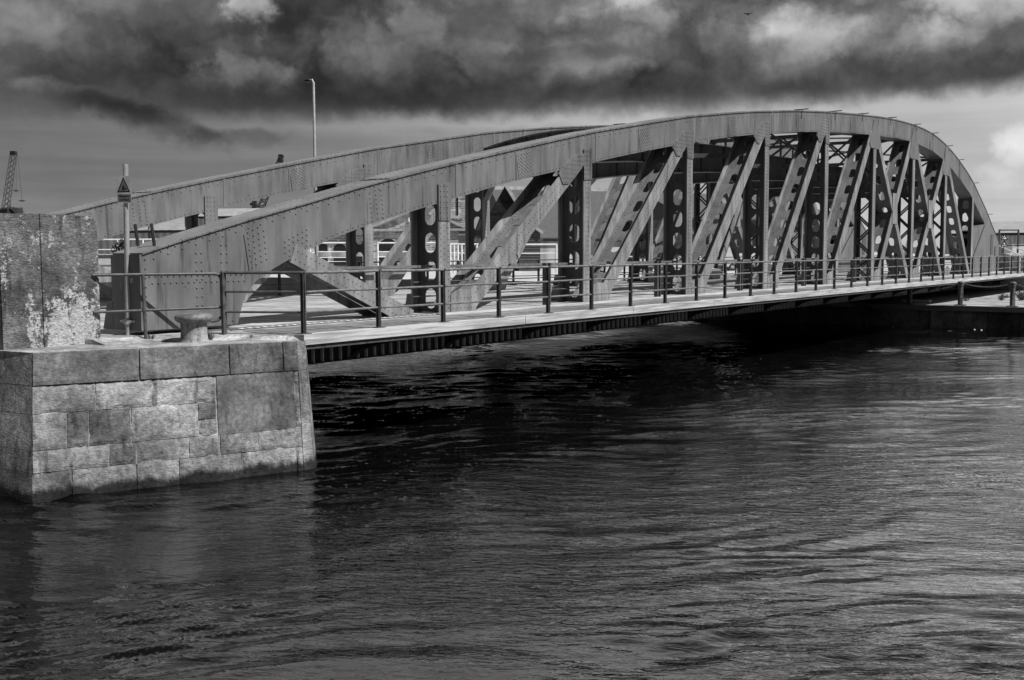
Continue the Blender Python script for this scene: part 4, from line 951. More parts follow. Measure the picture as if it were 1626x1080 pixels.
# rubble bank under the bridge end
mb = MB()
for i in range(70):
    px_, py_ = 66 + random.random() * 12, 4 + random.random() * 9.4; r_ = random.uniform(.08, .35); mb.cur = random.uniform(.6, 1.4)
    n_ = 7; mb.lathe([(r_ * .9, -.05), (r_, r_ * .3), (r_ * .6, r_ * .7), (.02, r_ * .8)], (px_, py_, -1.22 + max(0, (px_ - 70) * .05)), n_)
tag(mb.build('rubble', M_CONC), 'loose stones heaped on the terrace beneath the right end of the bridge', 'rubble', kind='stuff')
def weed(loc, s_, label, n=26, spread=1.0, mat=None):
    if loc[0] > 50: s_ *= .6
    mb = MB()
    for i in range(n):
        a = random.random() * 6.283; l = s_ * random.uniform(.5, 1); t_ = random.uniform(.2, 1.0) * spread
        b0 = Vector(loc) + Vector((random.uniform(-.3, .3) * s_ * spread, random.uniform(-.3, .3) * s_ * spread, 0)); d = Vector((math.cos(a) * t_, math.sin(a) * t_, 1)).normalized(); u = Vector((-math.sin(a), math.cos(a), 0))
        for j in range(3):
            p = b0 + d * l * (j + 1) / 3; w_ = s_ * .10; q = d * s_ * .16 + Vector((0, 0, .02))
            mb.add([p - u * w_, p + q * .6 - u * w_ * .2 - d * 0, p + q * 1.6, p + u * w_], [(0, 1, 2, 3)])
        mb.tube([b0, b0 + d * l], s_ * .02, 3)
    solo(mb, 'weed_tuft', mat or M_LEAF, loc, label, 'weed', 'weeds in the joints of the quays')
weed((11.25, 16.42, -.09), .07, 'low weed tuft at the right foot of the tall concrete block', 30, 2.2)
weed((11.9, 16.2, -.09), .10, 'small weed on the pier between the sign pole and the railing post', 18, 1.2)
weed((12.6, 15.5, -.09), .13, 'weed tuft growing at the right foot of the mooring bollard', 34, 1.1)
weed((13.1, 15.0, -.09), .07, 'tiny weed between the bollard and the bridge kerb', 20, 1.6)
weed((62.5, 12.8, -1.22), .5, 'leafy weed behind the chain between the middle and right posts', 40, 1.1)
weed((63.5, 12.0, -1.22), .75, 'tallest weed on the terrace below the bridge end', 50, 1.0)
weed((64, 11.1, -1.22), .5, 'weed left of the rightmost chain post', 40, 1.0)
weed((60.8, 14.2, -1.22), .35, 'flattened weed behind the middle chain post', 30, 1.8)
weed((66.0, 9.8, -1.22), .6, 'weed at the right edge under the bridge end', 40, 1.2)
for (yy, xx, lb) in [(16.1, 54.6, 'white scrap floating close to the far quay under the first chain post'), (12.4, 54.9, 'white float bobbing below the far quay wall near the middle chain post'), (12.05, 54.7, 'smaller white scrap beside the white float')]:
    mb = MB(); mb.lathe([(.02, -.02), (.05, 0), (.04, .02), (.01, .03)], (xx, yy, -2.3), 8); solo(mb, 'floating_scrap', M_WHITE, (xx, yy, -2.3), lb, 'litter', 'scraps floating on the dock')

# ------------------------------------------------------------------ background
def W2(px, py, depth):   # design helper: a point in the world from its direction and distance (all objects get their own true place)
    u, v_ = (px - 813) / FPX, (540 - py) / FPX
    d = rt * u + up * v_ + fwd; k_ = depth / (d.dot(FW)); return Vector((0, 0, HC)) + d * k_
def ground_pt(px, depth): p = W2(px, 400, depth); return Vector((p.x, p.y, -.35))
class Fr:  # a building frame: origin at ground, u along its front (to the right in the picture), w away from the viewer
    def __init__(s, px0, px1, depth0, depth1=None):
        a, b_ = ground_pt(px0, depth0), ground_pt(px1, depth1 or depth0); s.o = a; s.u = (b_ - a).normalized(); s.L = (b_ - a).length; s.w = Vector((-s.u.y, s.u.x, 0)); s.px0, s.px1, s.d0, s.d1 = px0, px1, depth0, depth1 or depth0
    def P(s, a, b_, z_): q = s.o + s.u * a + s.w * b_; return (q.x, q.y, z_)
    def U(s, px):   # distance along the front seen at a picture column
        u = (px - 813) / FPX; # solve (o+u*a) direction
        A = s.o.dot(RT) - u * s.o.dot(FW); B_ = s.u.dot(RT) - u * s.u.dot(FW); return -A / B_
    def Z(s, py, px=None, a=None):
        a = s.U(px) if a is None else a; q = s.o + s.u * a; return W2(px if px is not None else 813 + q.dot(RT) / q.dot(FW) * FPX, py, q.dot(FW)).z
    def box(s, mb, a0, a1, b0, b1, z0, z1): mb.hexa([s.P(a0, b0, z0), s.P(a1, b0, z0), s.P(a1, b1, z0), s.P(a0, b1, z0), s.P(a0, b0, z1), s.P(a1, b0, z1), s.P(a1, b1, z1), s.P(a0, b1, z1)])
    def face(s, mb, poly, b0, b1):
        n = len(poly); mb.add([s.P(p[0], b0, p[1]) for p in poly] + [s.P(p[0], b1, p[1]) for p in poly], [tuple(range(n)), tuple(range(2 * n - 1, n - 1, -1))] + [(i, i + n, (i + 1) % n + n, (i + 1) % n) for i in range(n)])
    def roof(s, mb, a0, a1, b0, b1, z0, z1, th=.15, ov=.3):   # pitched roof, ridge along u
        bm = (b0 + b1) / 2
        for (ba, bb) in ((b0 - ov, bm), (b1 + ov, bm)):
            if ba < bm:
                for aa in (a0 + .05, a1 - .05): mb.add([s.P(aa, b0, z0 - .1), s.P(aa, b1, z0 - .1), s.P(aa, bm, z1), s.P(aa + .02, b0, z0 - .1), s.P(aa + .02, b1, z0 - .1), s.P(aa + .02, bm, z1)], [(0, 1, 2), (5, 4, 3)])
            mb.hexa([s.P(a0, ba, z0 - .1), s.P(a1, ba, z0 - .1), s.P(a1, bb, z1), s.P(a0, bb, z1), s.P(a0, ba, z0 - .1 + th), s.P(a1, ba, z0 - .1 + th), s.P(a1, bb, z1 + th), s.P(a0, bb, z1 + th)])
def arch(u0, u1, z0, z1, n=8):
    r_ = (u1 - u0) / 2; return [(u0, z0), (u1, z0), (u1, z1 - r_ * .8)] + [(u0 + r_ + r_ * math.cos(a), z1 - r_ * .8 + r_ * .8 * math.sin(a)) for a in [math.pi * i / n for i in range(1, n)]] + [(u0, z1 - r_ * .8)]

# stone building with arched windows and pediment
F = Fr(470, 745, 118, 118); bl = thing('stone_station_building', F.P(F.L / 2, 5, -.35), 'low rubble stone building with arched windows and a pediment, seen below the nearer bow', 'building')
zc = F.Z(365, 650); mb = MB(); F.box(mb, 0, F.L, 0, 9, -.35, zc - .5)
a0, a1, am = F.U(588), F.U(744), F.U(664); zp = F.Z(331, 664); F.face(mb, [(a0, zc - .5), (a1, zc - .5), (a1, zc), (am, zp - .15), (a0, zc)], .02, 8.9)
wl = part(mb, 'wall', M_RUBBLE, bl)
mb = MB(); F.box(mb, F.U(590), F.U(742), -.35, 0, zc - .12, zc + .12); z2 = F.Z(376, 530); F.box(mb, -.2, F.U(590), -.3, .2, z2 - .1, z2 + .15); part(mb, 'cornice', M_TRIM, bl)
mb = MB()
for (p_, q_) in (((a0 - .3, zc + .1), (am, zp)), ((am, zp), (a1 + .3, zc + .1))): mb.bar(F.P(p_[0], -.1, p_[1]), F.P(q_[0], -.1, q_[1]), .5, .22, F.w)
part(mb, 'pediment_coping', M_TRIM, bl)
for (x0, x1, yt, yb) in [(508, 522, 387, 422), (531, 551, 387, 422), (603, 632, 379, 424), (565, 577, 388, 422), (645, 660, 386, 422), (700, 712, 388, 422)]:
    u0, u1 = F.U(x0), F.U(x1); mb = MB(); F.face(mb, arch(u0 - .12, u1 + .12, F.Z(yb, x0) - .05, F.Z(yt, x0) + .15), -.05, .01); w_ = part(mb, 'window', M_TRIM, bl)
    mb = MB(); F.face(mb, arch(u0, u1, F.Z(yb, x0), F.Z(yt, x0)), -.07, -.05); part(mb, 'pane', M_GLASS, w_)
    mb = MB(); zz = F.Z(402, x0); F.box(mb, u0, u1, -.09, -.07, zz - .35, zz + .15); part(mb, 'blind', M_CORR, w_)
mb = MB(); c_ = F.P(F.U(657), -.1, F.Z(349, 657)); cc = Vector(c_); rg = [cc + F.u * .42 * math.cos(a) + Vector((0, 0, .42 * math.sin(a))) for a in [i * math.pi / 8 for i in range(17)]]; mb.tube(rg, .08, 5)
k0 = len(mb.v); mb.add([tuple(p + F.w * .02) for p in rg[:-1]], [tuple(range(16))]); part(mb, 'roundel', M_WHITE, bl)
mb = MB(); F.roof(mb, -.2, F.U(590), -.1, 8, z2 + .1, z2 + 1.1); part(mb, 'roof', M_SLATE, bl)
# tower
F = Fr(700, 739, 124, 124); tw = thing('stone_tower', F.P(F.L / 2, 2, -.35), 'narrow rubble stone tower with tall slit windows behind the first upright of the bridge', 'tower')
mb = MB(); F.box(mb, 0, F.L, 0, 4, -.35, F.Z(290, 720)); part(mb, 'wall', M_RUBBLE, tw)
for x0, x1, yt, yb in [(713.5, 716, 313, 342), (726, 729, 313, 342), (718, 724, 360, 372)]:
    mb = MB(); F.box(mb, F.U(x0), F.U(x1), -.06, .02, F.Z(yb, x0), F.Z(yt, x0)); part(mb, 'window', M_GLASS, tw)
mb = MB(); zz = F.Z(345, 715); F.box(mb, -.1, F.L * .9, -.2, 0, zz - .15, zz + .12); zz = F.Z(366, 715); F.box(mb, -.1, F.L * .75, -.25, 0, zz - .08, zz + .08); mb.bar(F.P(0, -.15, F.Z(352, 703)), F.P(F.U(730), -.15, F.Z(364, 730)), .3, .2, F.w); part(mb, 'string_course', M_TRIM, tw)
mb = MB(); F.roof(mb, -.2, F.L + .1, 0, 4, F.Z(290, 720), F.Z(283, 720)); part(mb, 'roof', M_SLATE, tw)
# building with light bits behind (732-760) : low outbuilding with equipment
F = Fr(728, 790, 112); ob = thing('stone_outbuilding', F.P(F.L / 2, 2, -.35), 'low dark stone outbuilding between the tower and the gabled house', 'building')
mb = MB(); F.box(mb, 0, F.L, 0, 3, -.35, F.Z(372, 745)); part(mb, 'wall', M_RUBBLE, ob)
mb = MB(); F.box(mb, F.U(729), F.U(745), -.4, .3, F.Z(384, 740), F.Z(374, 740)); F.box(mb, F.U(772), F.U(788), -.3, .4, F.Z(366, 780), F.Z(357, 780)); part(mb, 'lean_to_roof', M_SLATE, ob)
# gabled house
F = Fr(774, 832, 108); gh = thing('gabled_brick_house', F.P(F.L / 2, 3, -.35), 'soot dark brick house with a steep pointed gable and pale coping', 'house')
zz = lambda py: F.Z(py, 803)
mb = MB(); F.face(mb, [(0, -.35), (F.L, -.35), (F.L, zz(346)), (F.U(803.5), zz(294)), (0, zz(346))], 0, 9); part(mb, 'gable_wall', M_DBRICK, gh)
mb = MB(); ap = F.U(803.5); 
mb.bar(F.P(ap, .2, zz(293)), F.P(F.L + .35, .2, zz(350)), 1.1, .32, F.w); part(mb, 'coping', M_TRIM, gh)
mb = MB(); mb.hexa([F.P(ap, 0.6, zz(296)), F.P(F.L + .3, .6, zz(350)), F.P(F.L + .3, 9, zz(350)), F.P(ap, 9, zz(296)), F.P(ap, 0.6, zz(294)), F.P(F.L + .3, .6, zz(348)), F.P(F.L + .3, 9, zz(348)), F.P(ap, 9, zz(294))]); part(mb, 'roof', M_SLATE, gh)
mb = MB(); F.box(mb, F.U(775), F.U(778), -.1, .5, zz(347), zz(338)); part(mb, 'chimney', M_DBRICK, gh)
# long slate roofed shed
F = Fr(812, 1100, 116, 123); ls = thing('slate_roofed_shed', F.P(F.L / 2, 5, -.35), 'long shed with a broad slate roof and pale boarded walls behind the leaning struts', 'shed')
mb = MB(); ze = F.Z(379, 900); F.box(mb, 0, F.L, 0, 14, -.35, ze); part(mb, 'wall', M_CORR, ls)
mb = MB(); zr = F.Z(298, 900); F.roof(mb, 0, F.L, 0, 14, ze, zr, .2, .2); rf = part(mb, 'roof', M_SLATE, ls)
mb = MB(); F.box(mb, 0, F.L, 6.85, 7.15, zr, zr + .45); part(mb, 'ridge', M_TRIM, rf)
mb = MB(); F.box(mb, F.U(862), F.L, -.4, -.25, ze - .28, ze - .02); part(mb, 'gutter', M_BLACK, ls)
mb = MB(); F.box(mb, F.U(862), F.L, 3.6, 3.9, F.Z(343, 900) - .02, F.Z(343, 900) + .25); part(mb, 'roof_batten', M_SLATE, rf)
mb = MB(); F.box(mb, F.U(836), F.U(858), -.1, 0, -.35, F.Z(386, 850)); part(mb, 'door', M_BOARD, ls)
# small dark gable porch
F = Fr(824, 858, 104); pg = thing('boarded_porch', F.P(F.L / 2, 1, -.35), 'small dark boarded porch with a pale sloping coping beside the gabled house', 'porch')
mb = MB(); zz2 = lambda py: F.Z(py, 846); F.face(mb, [(0, -.35), (F.L, -.35), (F.L, zz2(368)), (F.U(848), zz2(361)), (0, zz2(385))], 0, 3); part(mb, 'wall', M_BOARD, pg)
mb = MB(); mb.bar(F.P(F.U(847), .1, zz2(359)), F.P(F.L + .25, .1, zz2(370)), .7, .28, F.w); part(mb, 'coping', M_TRIM, pg)
# brick warehouse
F = Fr(1088, 1330, 115, 128); bw2 = thing('brick_warehouse', F.P(F.L / 2, 5, -.35), 'dark brick warehouse filling the view behind the middle of the bridge', 'warehouse')
mb = MB(); ze = F.Z(346, 1080); F.box(mb, 0, F.L, 0, 14, -.35, ze); part(mb, 'wall', M_BRICK, bw2)
mb = MB(); F.roof(mb, -.2, F.L, 0, 14, ze, F.Z(301, 1060), .2, .3); part(mb, 'roof', M_SLATE, bw2)
mb = MB(); F.box(mb, 0, F.L, -.3, 0, ze - .9, ze - .15); part(mb, 'fascia', M_BLACK, bw2)
for px in range(1098, 1320, 24):
    mb = MB(); F.box(mb, F.U(px), F.U(px + 10), -.05, .02, F.Z(392, px), F.Z(372, px)); part(mb, 'window', M_GLASS, bw2)
# left corrugated sheds
F = Fr(60, 320, 132, 128); s1 = thing('corrugated_shed', F.P(F.L / 2, 5, -.35), 'corrugated shed with a dark eave line behind the left end of the bridge', 'shed')
mb = MB(); ze = F.Z(367, 240); F.box(mb, 0, F.L, 0, 20, -.35, ze); part(mb, 'wall', M_CORR, s1)
mb = MB(); F.roof(mb, -.3, F.L + .3, 0, 20, ze, F.Z(340, 240), .2, .5); part(mb, 'roof', M_CORRR, s1)
mb = MB(); F.box(mb, -.3, F.L + .3, -.62, -.52, ze - .22, ze + .05); part(mb, 'gutter', M_BLACK, s1)
mb = MB(); mb.tube([F.P(F.U(242), -.3, F.Z(357, 242)), F.P(F.U(242), -.3, F.Z(382, 242))], .08, 6); part(mb, 'downpipe', M_BLACK, s1)
F = Fr(315, 462, 122, 120); s2 = thing('white_fascia_shed', F.P(F.L / 2, 5, -.35), 'flat roofed shed with a bright white fascia showing between the two bows', 'shed')
mb = MB(); F.box(mb, 0, F.L, 0.3, 16, -.35, F.Z(343, 380)); part(mb, 'wall', M_CORR, s2)
mb = MB(); F.box(mb, -.1, F.L, 0, .3, F.Z(343, 380), F.Z(337.5, 380)); F.box(mb, -.1, F.L, .06, .3, F.Z(336.8, 380), F.Z(331, 380)); F.box(mb, -.1, F.L, .1, .3, F.Z(337.5, 380), F.Z(336.8, 380)); part(mb, 'fascia', M_WHITE, s2)
mb = MB(); F.box(mb, 0, F.L, .1, .28, F.Z(346.5, 380), F.Z(343, 380)); part(mb, 'shadow_gap_trim', M_BLACK, s2)
q0 = Vector(F.P(F.U(402), 1, F.Z(331, 402)))
ut = thing('roof_winch', q0, 'small dark winch frame standing on the white fascia roof', 'winch')
mb = MB(); mb.obox(q0 + Vector((0, 0, .45)), F.u * .22, F.w * .2, (0, 0, .4)); mb.bar(q0 + F.u * -.4, q0 + Vector((0, 0, .6)), .08, .08); mb.bar(q0 + F.u * .6 + Vector((0, 0, .3)), q0 + Vector((0, 0, .7)), .06, .06); mb.bar(q0 + F.u * .6 + Vector((0, 0, .3)), q0 + Vector((0, 0, .15)), .06, .06); mb.obox(q0 + F.u * -.3 + Vector((0, 0, .5)), F.u * .2, F.w * .15, (0, 0, .15)); part(mb, 'winch_frame', M_DARK, ut)
# white tube barriers in front of the buildings
def barrier(px0, px1, yt, rails, yb, depth, label, posts):
    F = Fr(px0, px1, depth); r0 = thing('white_barrier', F.P(F.L / 2, 0, -.35), label, 'barrier', 'white tube barriers on the far shore')
    for y_ in [yt] + rails: z_ = F.Z(y_, px0); mb = MB(); mb.tube([F.P(0, 0, z_), F.P(F.L, 0, z_)], .055 if y_ != yt else .08, 6); part(mb, 'rail', M_WHITE, r0)
    for p_ in posts: mb = MB(); mb.tube([F.P(F.U(p_), 0, -.35), F.P(F.U(p_), 0, F.Z(yt, px0) + .05)], .09, 6); part(mb, 'post', M_WHITE, r0)
barrier(504, 560, 386, [400, 409, 416], 420, 96, 'white tube barrier before the arched windows left of the slim far upright', [505, 556])
barrier(486, 500, 392, [402, 412], 420, 97, 'short white barrier stub just left of the arched windows', [486, 494])
barrier(600, 700, 386, [400, 408, 416], 420, 95, 'white tube barrier before the large arch', [601, 655, 699])
barrier(714, 760, 388, [402, 414], 420, 95, 'white picket like barrier below the stone tower', [716, 722, 728, 734, 740, 746, 752, 758])
barrier(815, 885, 388.5, [402.5], 420, 94, 'white two rail barrier below the small boarded porch', [884])
barrier(20, 290, 381, [397], 420, 112, 'white two rail fence running in front of the corrugated shed', list(range(30, 290, 40)))
# bush
def bush(px, py0, py1, depth, wpx, label, mat=M_BUSH, n=420):
    g0 = ground_pt(px, depth); ztop = W2(px, py0, depth).z; zbot = W2(px, py1, depth).z; w_ = wpx / FPX * depth / 2; mb = MB()
    cl_ = [(random.uniform(-.7, .7), random.uniform(-.6, .6), random.uniform(.2, .85)) for _ in range(9)]
    for i in range(n):
        c_ = random.choice(cl_); p = g0 + RT * ((c_[0] + random.gauss(0, .2)) * w_) + FW * ((c_[1] + random.gauss(0, .2)) * w_ * .6); p.z = zbot + (c_[2] + random.gauss(0, .14)) * (ztop - zbot)
        a, b_ = Vector((random.gauss(0, 1), random.gauss(0, 1), random.gauss(0, 1))).normalized() * .16, Vector((random.gauss(0, 1), random.gauss(0, 1), random.gauss(0, 1))).normalized() * .12
        mb.add([p - a, p - b_, p + a, p + b_], [(0, 1, 2, 3)])
    b0 = thing('bush', g0, label, 'bush'); part(mb, 'foliage', mat, b0)
    mb = MB()
    for j in range(4): mb.tube([g0 + RT * (j - 1.5) * .1, g0 + RT * (j - 1.5) * w_ * .4 + Vector((0, 0, (zbot + .4 * (ztop - zbot)) - g0.z))], .05, 5)
    part(mb, 'stems', M_DARK, b0)
bush(190, 383, 412, 108, 34, 'dark bush in front of the corrugated shed beside the sign pole')
# pale parked boats trailer / white low wall on the far shore
for (x0, x1, y0, y1, dp, lb) in [(150, 186, 405, 421, 90, 'white low wall at the left, between the concrete block and the bridge end')]:
    F = Fr(x0, x1, dp); mb = MB(); F.box(mb, 0, F.L, 0, .5, -.35, F.Z(y0, x0)); F.box(mb, -.1, F.L + .1, -.1, .6, F.Z(y0, x0), F.Z(y0, x0) + .08); solo(mb, 'low_wall', M_WHITE, F.P(0, 0, -.35), lb, 'wall')
# cars
def car(px, depth, label, van=False, flip=1, head=None, s_=1.0):
    g0 = ground_pt(px, depth); h = (head or RT); h = h.normalized(); sdv = Vector((-h.y, h.x, 0))
    o = thing('parked_van' if van else 'parked_car', g0, label, 'van' if van else 'car', 'vehicles parked beyond the bridge')
    L_, Wd, H_ = (5.0, 1.9, 2.2) if van else (4.2, 1.75, 1.45)
    prof = [(-L_/2, .35), (-L_/2, .9), (-L_/2+.1, H_*.98), (L_/2-1.6, H_), (L_/2-.9, 1.25), (L_/2-.1, 1.0), (L_/2, .4)] if van else [(-L_/2, .35), (-L_/2, .85), (-L_/2+.35, .95), (-L_/2+.75, H_*.97), (L_/2-2.0, H_), (L_/2-1.2, .98), (L_/2-.15, .82), (L_/2, .4)]
    def Q(a, b_, z_): return tuple(g0 + h * a * flip + sdv * b_ + Vector((0, 0, z_)))
    def ext(mb, pr, b0, b1):
        n = len(pr); mb.add([Q(p[0], b0, p[1]) for p in pr] + [Q(p[0], b1, p[1]) for p in pr], [tuple(range(n)), tuple(range(2*n-1, n-1, -1))] + [(i, i+n, (i+1) % n+n, (i+1) % n) for i in range(n)])
    mb = MB(); ext(mb, prof, -Wd/2, Wd/2); part(mb, 'body', M_CAR, o)
    mb = MB(); wp = [(L_/2-1.75, 1.2), (L_/2-1.0, 1.2), (L_/2-1.65, H_-.15), (L_/2-2.2, H_-.15)] if van else [(-L_/2+.75, .95), (L_/2-1.35, .95), (L_/2-2.05, H_-.1), (-L_/2+.95, H_-.12)]
    ext(mb, wp, -Wd/2-.01, Wd/2+.01); part(mb, 'side_window', M_GLASS, o)
    for a in (-L_/2+.85, L_/2-.85):
        for b_ in (-Wd/2+.02, Wd/2-.02):
            mb = MB(); c_ = Vector(Q(a, b_, .32)); mb.tube([c_ - sdv*.12, c_ + sdv*.12], .32, 16); w_ = part(mb, 'wheel', M_TYRE, o); mb = MB(); mb.tube([c_ - sdv*.125, c_ + sdv*.125], .18, 10); part(mb, 'rim', M_PALE, w_)
car(985, 96, 'white parked van partly behind the third leaning strut', True)
car(1003, 88, 'pale car parked below the long slate shed', False)
car(1188, 104, 'white van parked in front of the brick warehouse', True)
car(1085, 98, 'pale car seen through the holes of the third upright', False, -1)
car(1412, 106, 'pale parked car between the crossing struts', False)
car(1503, 98, 'white parked car seen through the last panel of the bridge', False, -1)

# right hand shed and road furniture
F = Fr(1500, 1760, 150, 138); s3 = thing('grey_roofed_shed', F.P(F.L / 2, 5, -.35), 'wide shed with a plain grey roof beyond the right end of the bridge', 'shed')
ze = F.Z(371, 1600); mb = MB(); F.box(mb, 0, F.L, 0, 30, -.35, ze); part(mb, 'wall', ribbed_mat('pale_sheet', .34, .6), s3)
mb = MB(); F.roof(mb, -.3, F.L, 0, 30, ze, F.Z(349.5, 1600), .2, .5); part(mb, 'roof', M_CORRR, s3)
mb = MB(); F.box(mb, -.3, F.L, -.6, -.5, ze - .25, ze + .05); part(mb, 'gutter', M_BLACK, s3)
F = Fr(1586, 1616, 98); pf = thing('goalpost_frame', F.P(0, 0, -.35), 'dark height limit goalpost frame right of the bridge end', 'frame')
mb = MB(); z_ = F.Z(365.5, 1600); mb.bar(F.P(0, 0, z_), F.P(F.L, 0, z_), .12, .12); part(mb, 'cross_bar', M_RAIL, pf)
mb = MB(); mb.bar(F.P(F.L, 0, -.35), F.P(F.L, 0, z_ + .06), .14, .14, (1, 0, 0)); part(mb, 'post', M_RAIL, pf)
mb = MB(); mb.bar(F.P(0, 0, -.35), F.P(0, 0, z_ + .06), .14, .14, (1, 0, 0)); part(mb, 'post', M_RAIL, pf)
F = Fr(1586, 1600, 84); ts = thing('road_sign', F.P(F.U(1592), 0, -.35), 'pair of stacked triangular road warning signs on one pole at the right bridge end', 'road sign')
mb = MB(); mb.tube([F.P(F.U(1592.3), .04, -.35), F.P(F.U(1592.3), .04, F.Z(372, 1592))], .035, 8); part(mb, 'pole', M_RAIL, ts)
for yt, yb in ((371, 381), (382, 391.5)):
    um = F.U(1592.3); z1, z0 = F.Z(yt, 1592), F.Z(yb, 1592); hw = .30
    mb = MB(); F.face(mb, [(um - hw, z0), (um + hw, z0), (um, z1)], -.02, 0); tp = part(mb, 'sign_triangle', M_BLACK, ts)
    mb = MB(); F.face(mb, [(um - hw + .12, z0 + .06), (um + hw - .12, z0 + .06), (um, z1 - .14)], -.024, -.02); part(mb, 'sign_face', M_WHITE, tp)
    mb = MB(); zz_ = z0 + .1
    if yt < 375: mb.bar(F.P(um - .1, -.03, zz_), F.P(um + .06, -.03, zz_ + .14), .01, .05, F.w)
    else: mb.tube([F.P(um - .06, -.03, zz_ + .04), F.P(um - .06, -.026, zz_ + .04)], .05, 8); mb.tube([F.P(um + .06, -.03, zz_ + .04), F.P(um + .06, -.026, zz_ + .04)], .05, 8)
    part(mb, 'symbol', M_BLACK, tp)
F = Fr(1580, 1680, 92, 84); rp_ = thing('ramp_railing', F.P(0, 0, -.35), 'white railing sloping down a ramp at the right edge of the picture', 'railing')
mb = MB(); mb.tube([F.P(F.U(1584), 0, F.Z(390, 1590)), F.P(F.U(1640), 0, F.Z(416, 1640))], .05, 6); mb.tube([F.P(F.U(1597), .5, F.Z(391, 1600)), F.P(F.U(1650), .5, F.Z(412, 1650))], .05, 6); mb.tube([F.P(F.U(1603), .2, F.Z(405, 1603)), F.P(F.U(1640), .2, F.Z(399, 1640))], .04, 6)
part(mb, 'rails', M_WHITE, rp_)
mb = MB()
for p_, y_ in ((1603, 398.5), (1618, 405), (1634, 412)): mb.tube([F.P(F.U(p_), 0, -.35), F.P(F.U(p_), 0, F.Z(y_, p_))], .045, 6)
part(mb, 'posts', M_WHITE, rp_)
F = Fr(1584, 1680, 94, 86); mb = MB(); F.face(mb, [(0, -.35), (F.L, -.35), (F.L, -.3), (F.U(1630), F.Z(411, 1620)), (F.U(1588), F.Z(402, 1590)), (0, F.Z(402, 1586))], .1, 1.5)
solo(mb, 'ramp', M_CONC, F.P(0, 0, -.35), 'pale concrete ramp behind the stacked triangular signs', 'ramp')
F = Fr(1606, 1700, 118); ct = thing('dark_container', F.P(0, 0, -.35), 'dark storage container under the eaves of the grey roofed shed', 'container')
mb = MB(); F.box(mb, 0, F.L, 0, 2.4, -.35, F.Z(389, 1620)); part(mb, 'body', M_BOARD, ct); mb = MB(); F.box(mb, -.03, F.L, -.05, 2.45, F.Z(389, 1620), F.Z(387.5, 1620)); part(mb, 'top_frame', M_PALE, ct)
car(1640, 108, 'white van at the right edge in front of the grey roofed shed', True)

# lamp post
lp = ground_pt(502.5, 79); lamp = thing('lamp_post', lp, 'tall pale tapering street lamp rising behind the farther bow', 'street lamp')
topz = W2(497, 126, 79).z
mb = MB(); mb.tube([lp, lp + Vector((0, 0, (topz - lp.z) * .5)), Vector((lp.x, lp.y, topz - .25)), Vector((lp.x, lp.y, topz)) - RT * .12], .13, 10, .065); part(mb, 'column', M_PALE, lamp, True)
hd = Vector((lp.x, lp.y, topz - .08)) - RT * .38
mb = MB()
for i in range(9):
    a = i / 8 * math.pi; 
rings = [hd - RT * (.30 * math.cos(math.pi * i / 8)) for i in range(9)]; k_ = 10; vs = []
for i, p in enumerate(rings):
    r_ = .02 + .15 * math.sin(math.pi * i / 8)
    vs += [p + FW * r_ * 1.0 * math.cos(2 * math.pi * j / k_) + Vector((0, 0, r_ * .75 * math.sin(2 * math.pi * j / k_))) for j in range(k_)]
mb.add(vs, [(i * k_ + j, i * k_ + (j + 1) % k_, (i + 1) * k_ + (j + 1) % k_, (i + 1) * k_ + j) for i in range(8) for j in range(k_)]); part(mb, 'lamp_head', M_BLACK, lamp, True)
mb = MB(); mb.lathe([(.14, 0), (.14, .9), (.1, .95)], lp, 10); part(mb, 'base', M_PALE, lamp)

# cranes
def lattice(mb, a, b_, w0, w1, n, r_=.05):
    a, b_ = Vector(a), Vector(b_); d = (b_ - a).normalized(); s_ = RT; q_ = d.cross(s_).normalized()
    def C(t_, i): w_ = (w0 + (w1 - w0) * t_) / 2; return a.lerp(b_, t_) + s_ * w_ * (1 if i in (0, 1) else -1) + q_ * w_ * (1 if i in (0, 3) else -1)
    for i in range(4): mb.tube([C(0, i), C(1, i)], r_, 4)
    for k2 in range(n):
        for i in range(4):
            j = (i + 1) % 4; t0, t1 = k2 / n, (k2 + 1) / n
            mb.bar(C(t0, i if k2 % 2 else j), C(t1, j if k2 % 2 else i), r_ * 1.3, r_ * 1.3, s_ + q_ * .3)
cb = ground_pt(2, 120); cr = thing('lattice_crane', cb, 'lattice jib crane standing behind the concrete block at the left edge', 'crane')
mb = MB(); tp_ = W2(21.5, 242, 120); lattice(mb, W2(7, 345, 120), tp_, .64, .5, 24, .032); jb = part(mb, 'jib', M_STEELD, cr)
mb = MB(); mb.obox(tp_ + Vector((0, 0, -.1)), RT * .28, FW * .28, (0, 0, .22)); part(mb, 'jib_head', M_BLACK, jb)
mb = MB(); mb.obox(cb + Vector((0, 0, 4.6)), RT * 1.1, FW * 1.2, (0, 0, 1.5)); mb.obox(cb + Vector((0, 0, 1.6)), RT * 1.7, FW * 2.2, (0, 0, .6)); part(mb, 'cab', M_DARK, cr)
for s2_ in (-1, 1): mb = MB(); mb.obox(cb + RT * 1.6 * s2_ + Vector((0, 0, .5)), RT * .35, FW * 2.4, (0, 0, .5)); part(mb, 'track', M_TYRE, cr)
mb = MB(); hk1, hk2 = W2(25.5, 303, 119.5), W2(35, 319, 119.5)
mb.tube([tp_ + RT * .3, hk1], .018, 4); mb.tube([tp_ + RT * .4, hk2], .018, 4); part(mb, 'hoist_rope', M_DARK, jb)
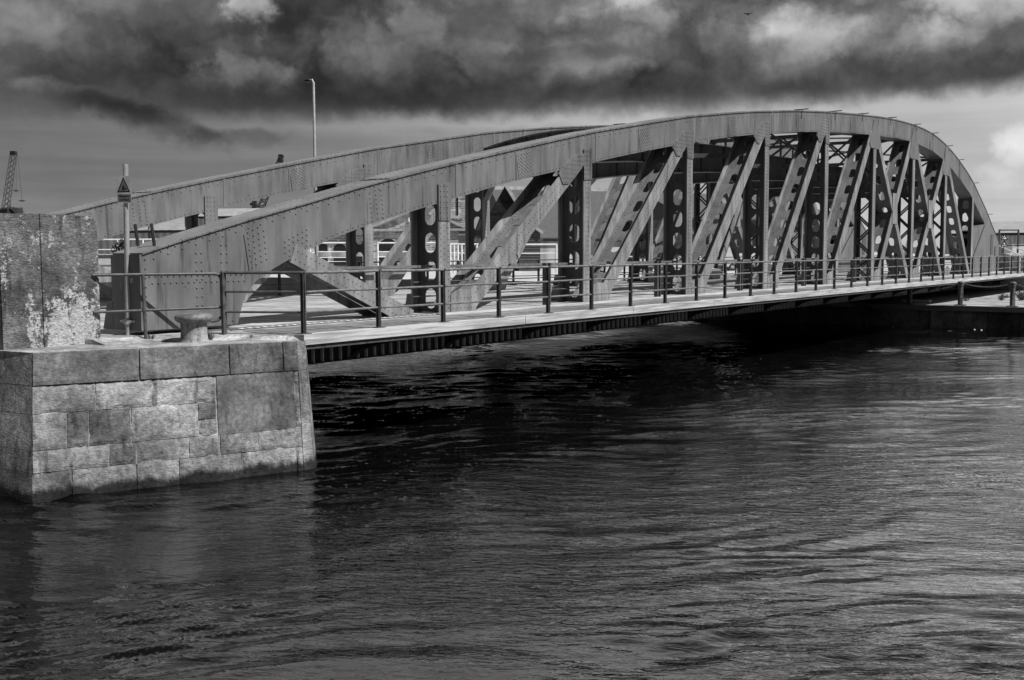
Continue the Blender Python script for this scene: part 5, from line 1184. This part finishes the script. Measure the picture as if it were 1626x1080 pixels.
for h_, w_ in ((hk1, .36), (hk2, .45)):
    mb = MB(); mb.lathe([(.02, -.1), (w_ * .5, -.04), (w_, 0), (w_ * .5, .07), (.05, .12)], h_, 12); part(mb, 'hook_block', M_DARK, jb)
c2b = ground_pt(406, 190); cr2 = thing('distant_crane', c2b, 'distant dark crane whose slanting jib tip shows just above the farther bow', 'crane')
mb = MB(); lattice(mb, W2(413, 333, 190), W2(447, 248, 190), 1.1, .7, 18, .08); j2 = part(mb, 'jib', M_DARK, cr2)
mb = MB(); mb.obox(W2(446, 252, 190), RT * .4, FW * .4, (0, 0, .7)); part(mb, 'jib_head', M_BLACK, j2)
mb = MB(); mb.obox(c2b + Vector((0, 0, 2.8)), RT * 2, FW * 2, (0, 0, 2.8)); part(mb, 'cab', M_DARK, cr2)

# gull
gb = W2(1188, 22.5, 60); bd = thing('gull', gb, 'dark gull gliding high above the crown of the bridge', 'bird')
mb = MB(); body = [gb - FW * .22, gb - FW * .1, gb, gb + FW * .12, gb + FW * .24]; rs = [.012, .045, .058, .04, .01]; vs = []
for p, r_ in zip(body, rs): vs += [p + RT * r_ * math.cos(a) + Vector((0, 0, r_ * math.sin(a))) for a in [j * math.pi / 4 for j in range(8)]]
mb.add(vs, [(i * 8 + j, i * 8 + (j + 1) % 8, (i + 1) * 8 + (j + 1) % 8, (i + 1) * 8 + j) for i in range(4) for j in range(8)]); part(mb, 'body', M_BIRD, bd, True)
for s2_ in (-1, 1):
    mb = MB(); pts = [(0.03, .10, .01), (.13, .14, .07), (.25, .06, .065), (.25, -.01, .06), (.13, -.03, .05), (.03, -.08, -.01)]
    top_ = [gb + RT * s2_ * p[0] + FW * p[1] + Vector((0, 0, p[2])) for p in pts]; n = len(pts)
    mb.add(top_ + [p - Vector((0, 0, .012)) for p in top_], [tuple(range(n)), tuple(range(2 * n - 1, n - 1, -1))] + [(i, (i + 1) % n, (i + 1) % n + n, i + n) for i in range(n)]); part(mb, 'wing', M_BIRD, bd)
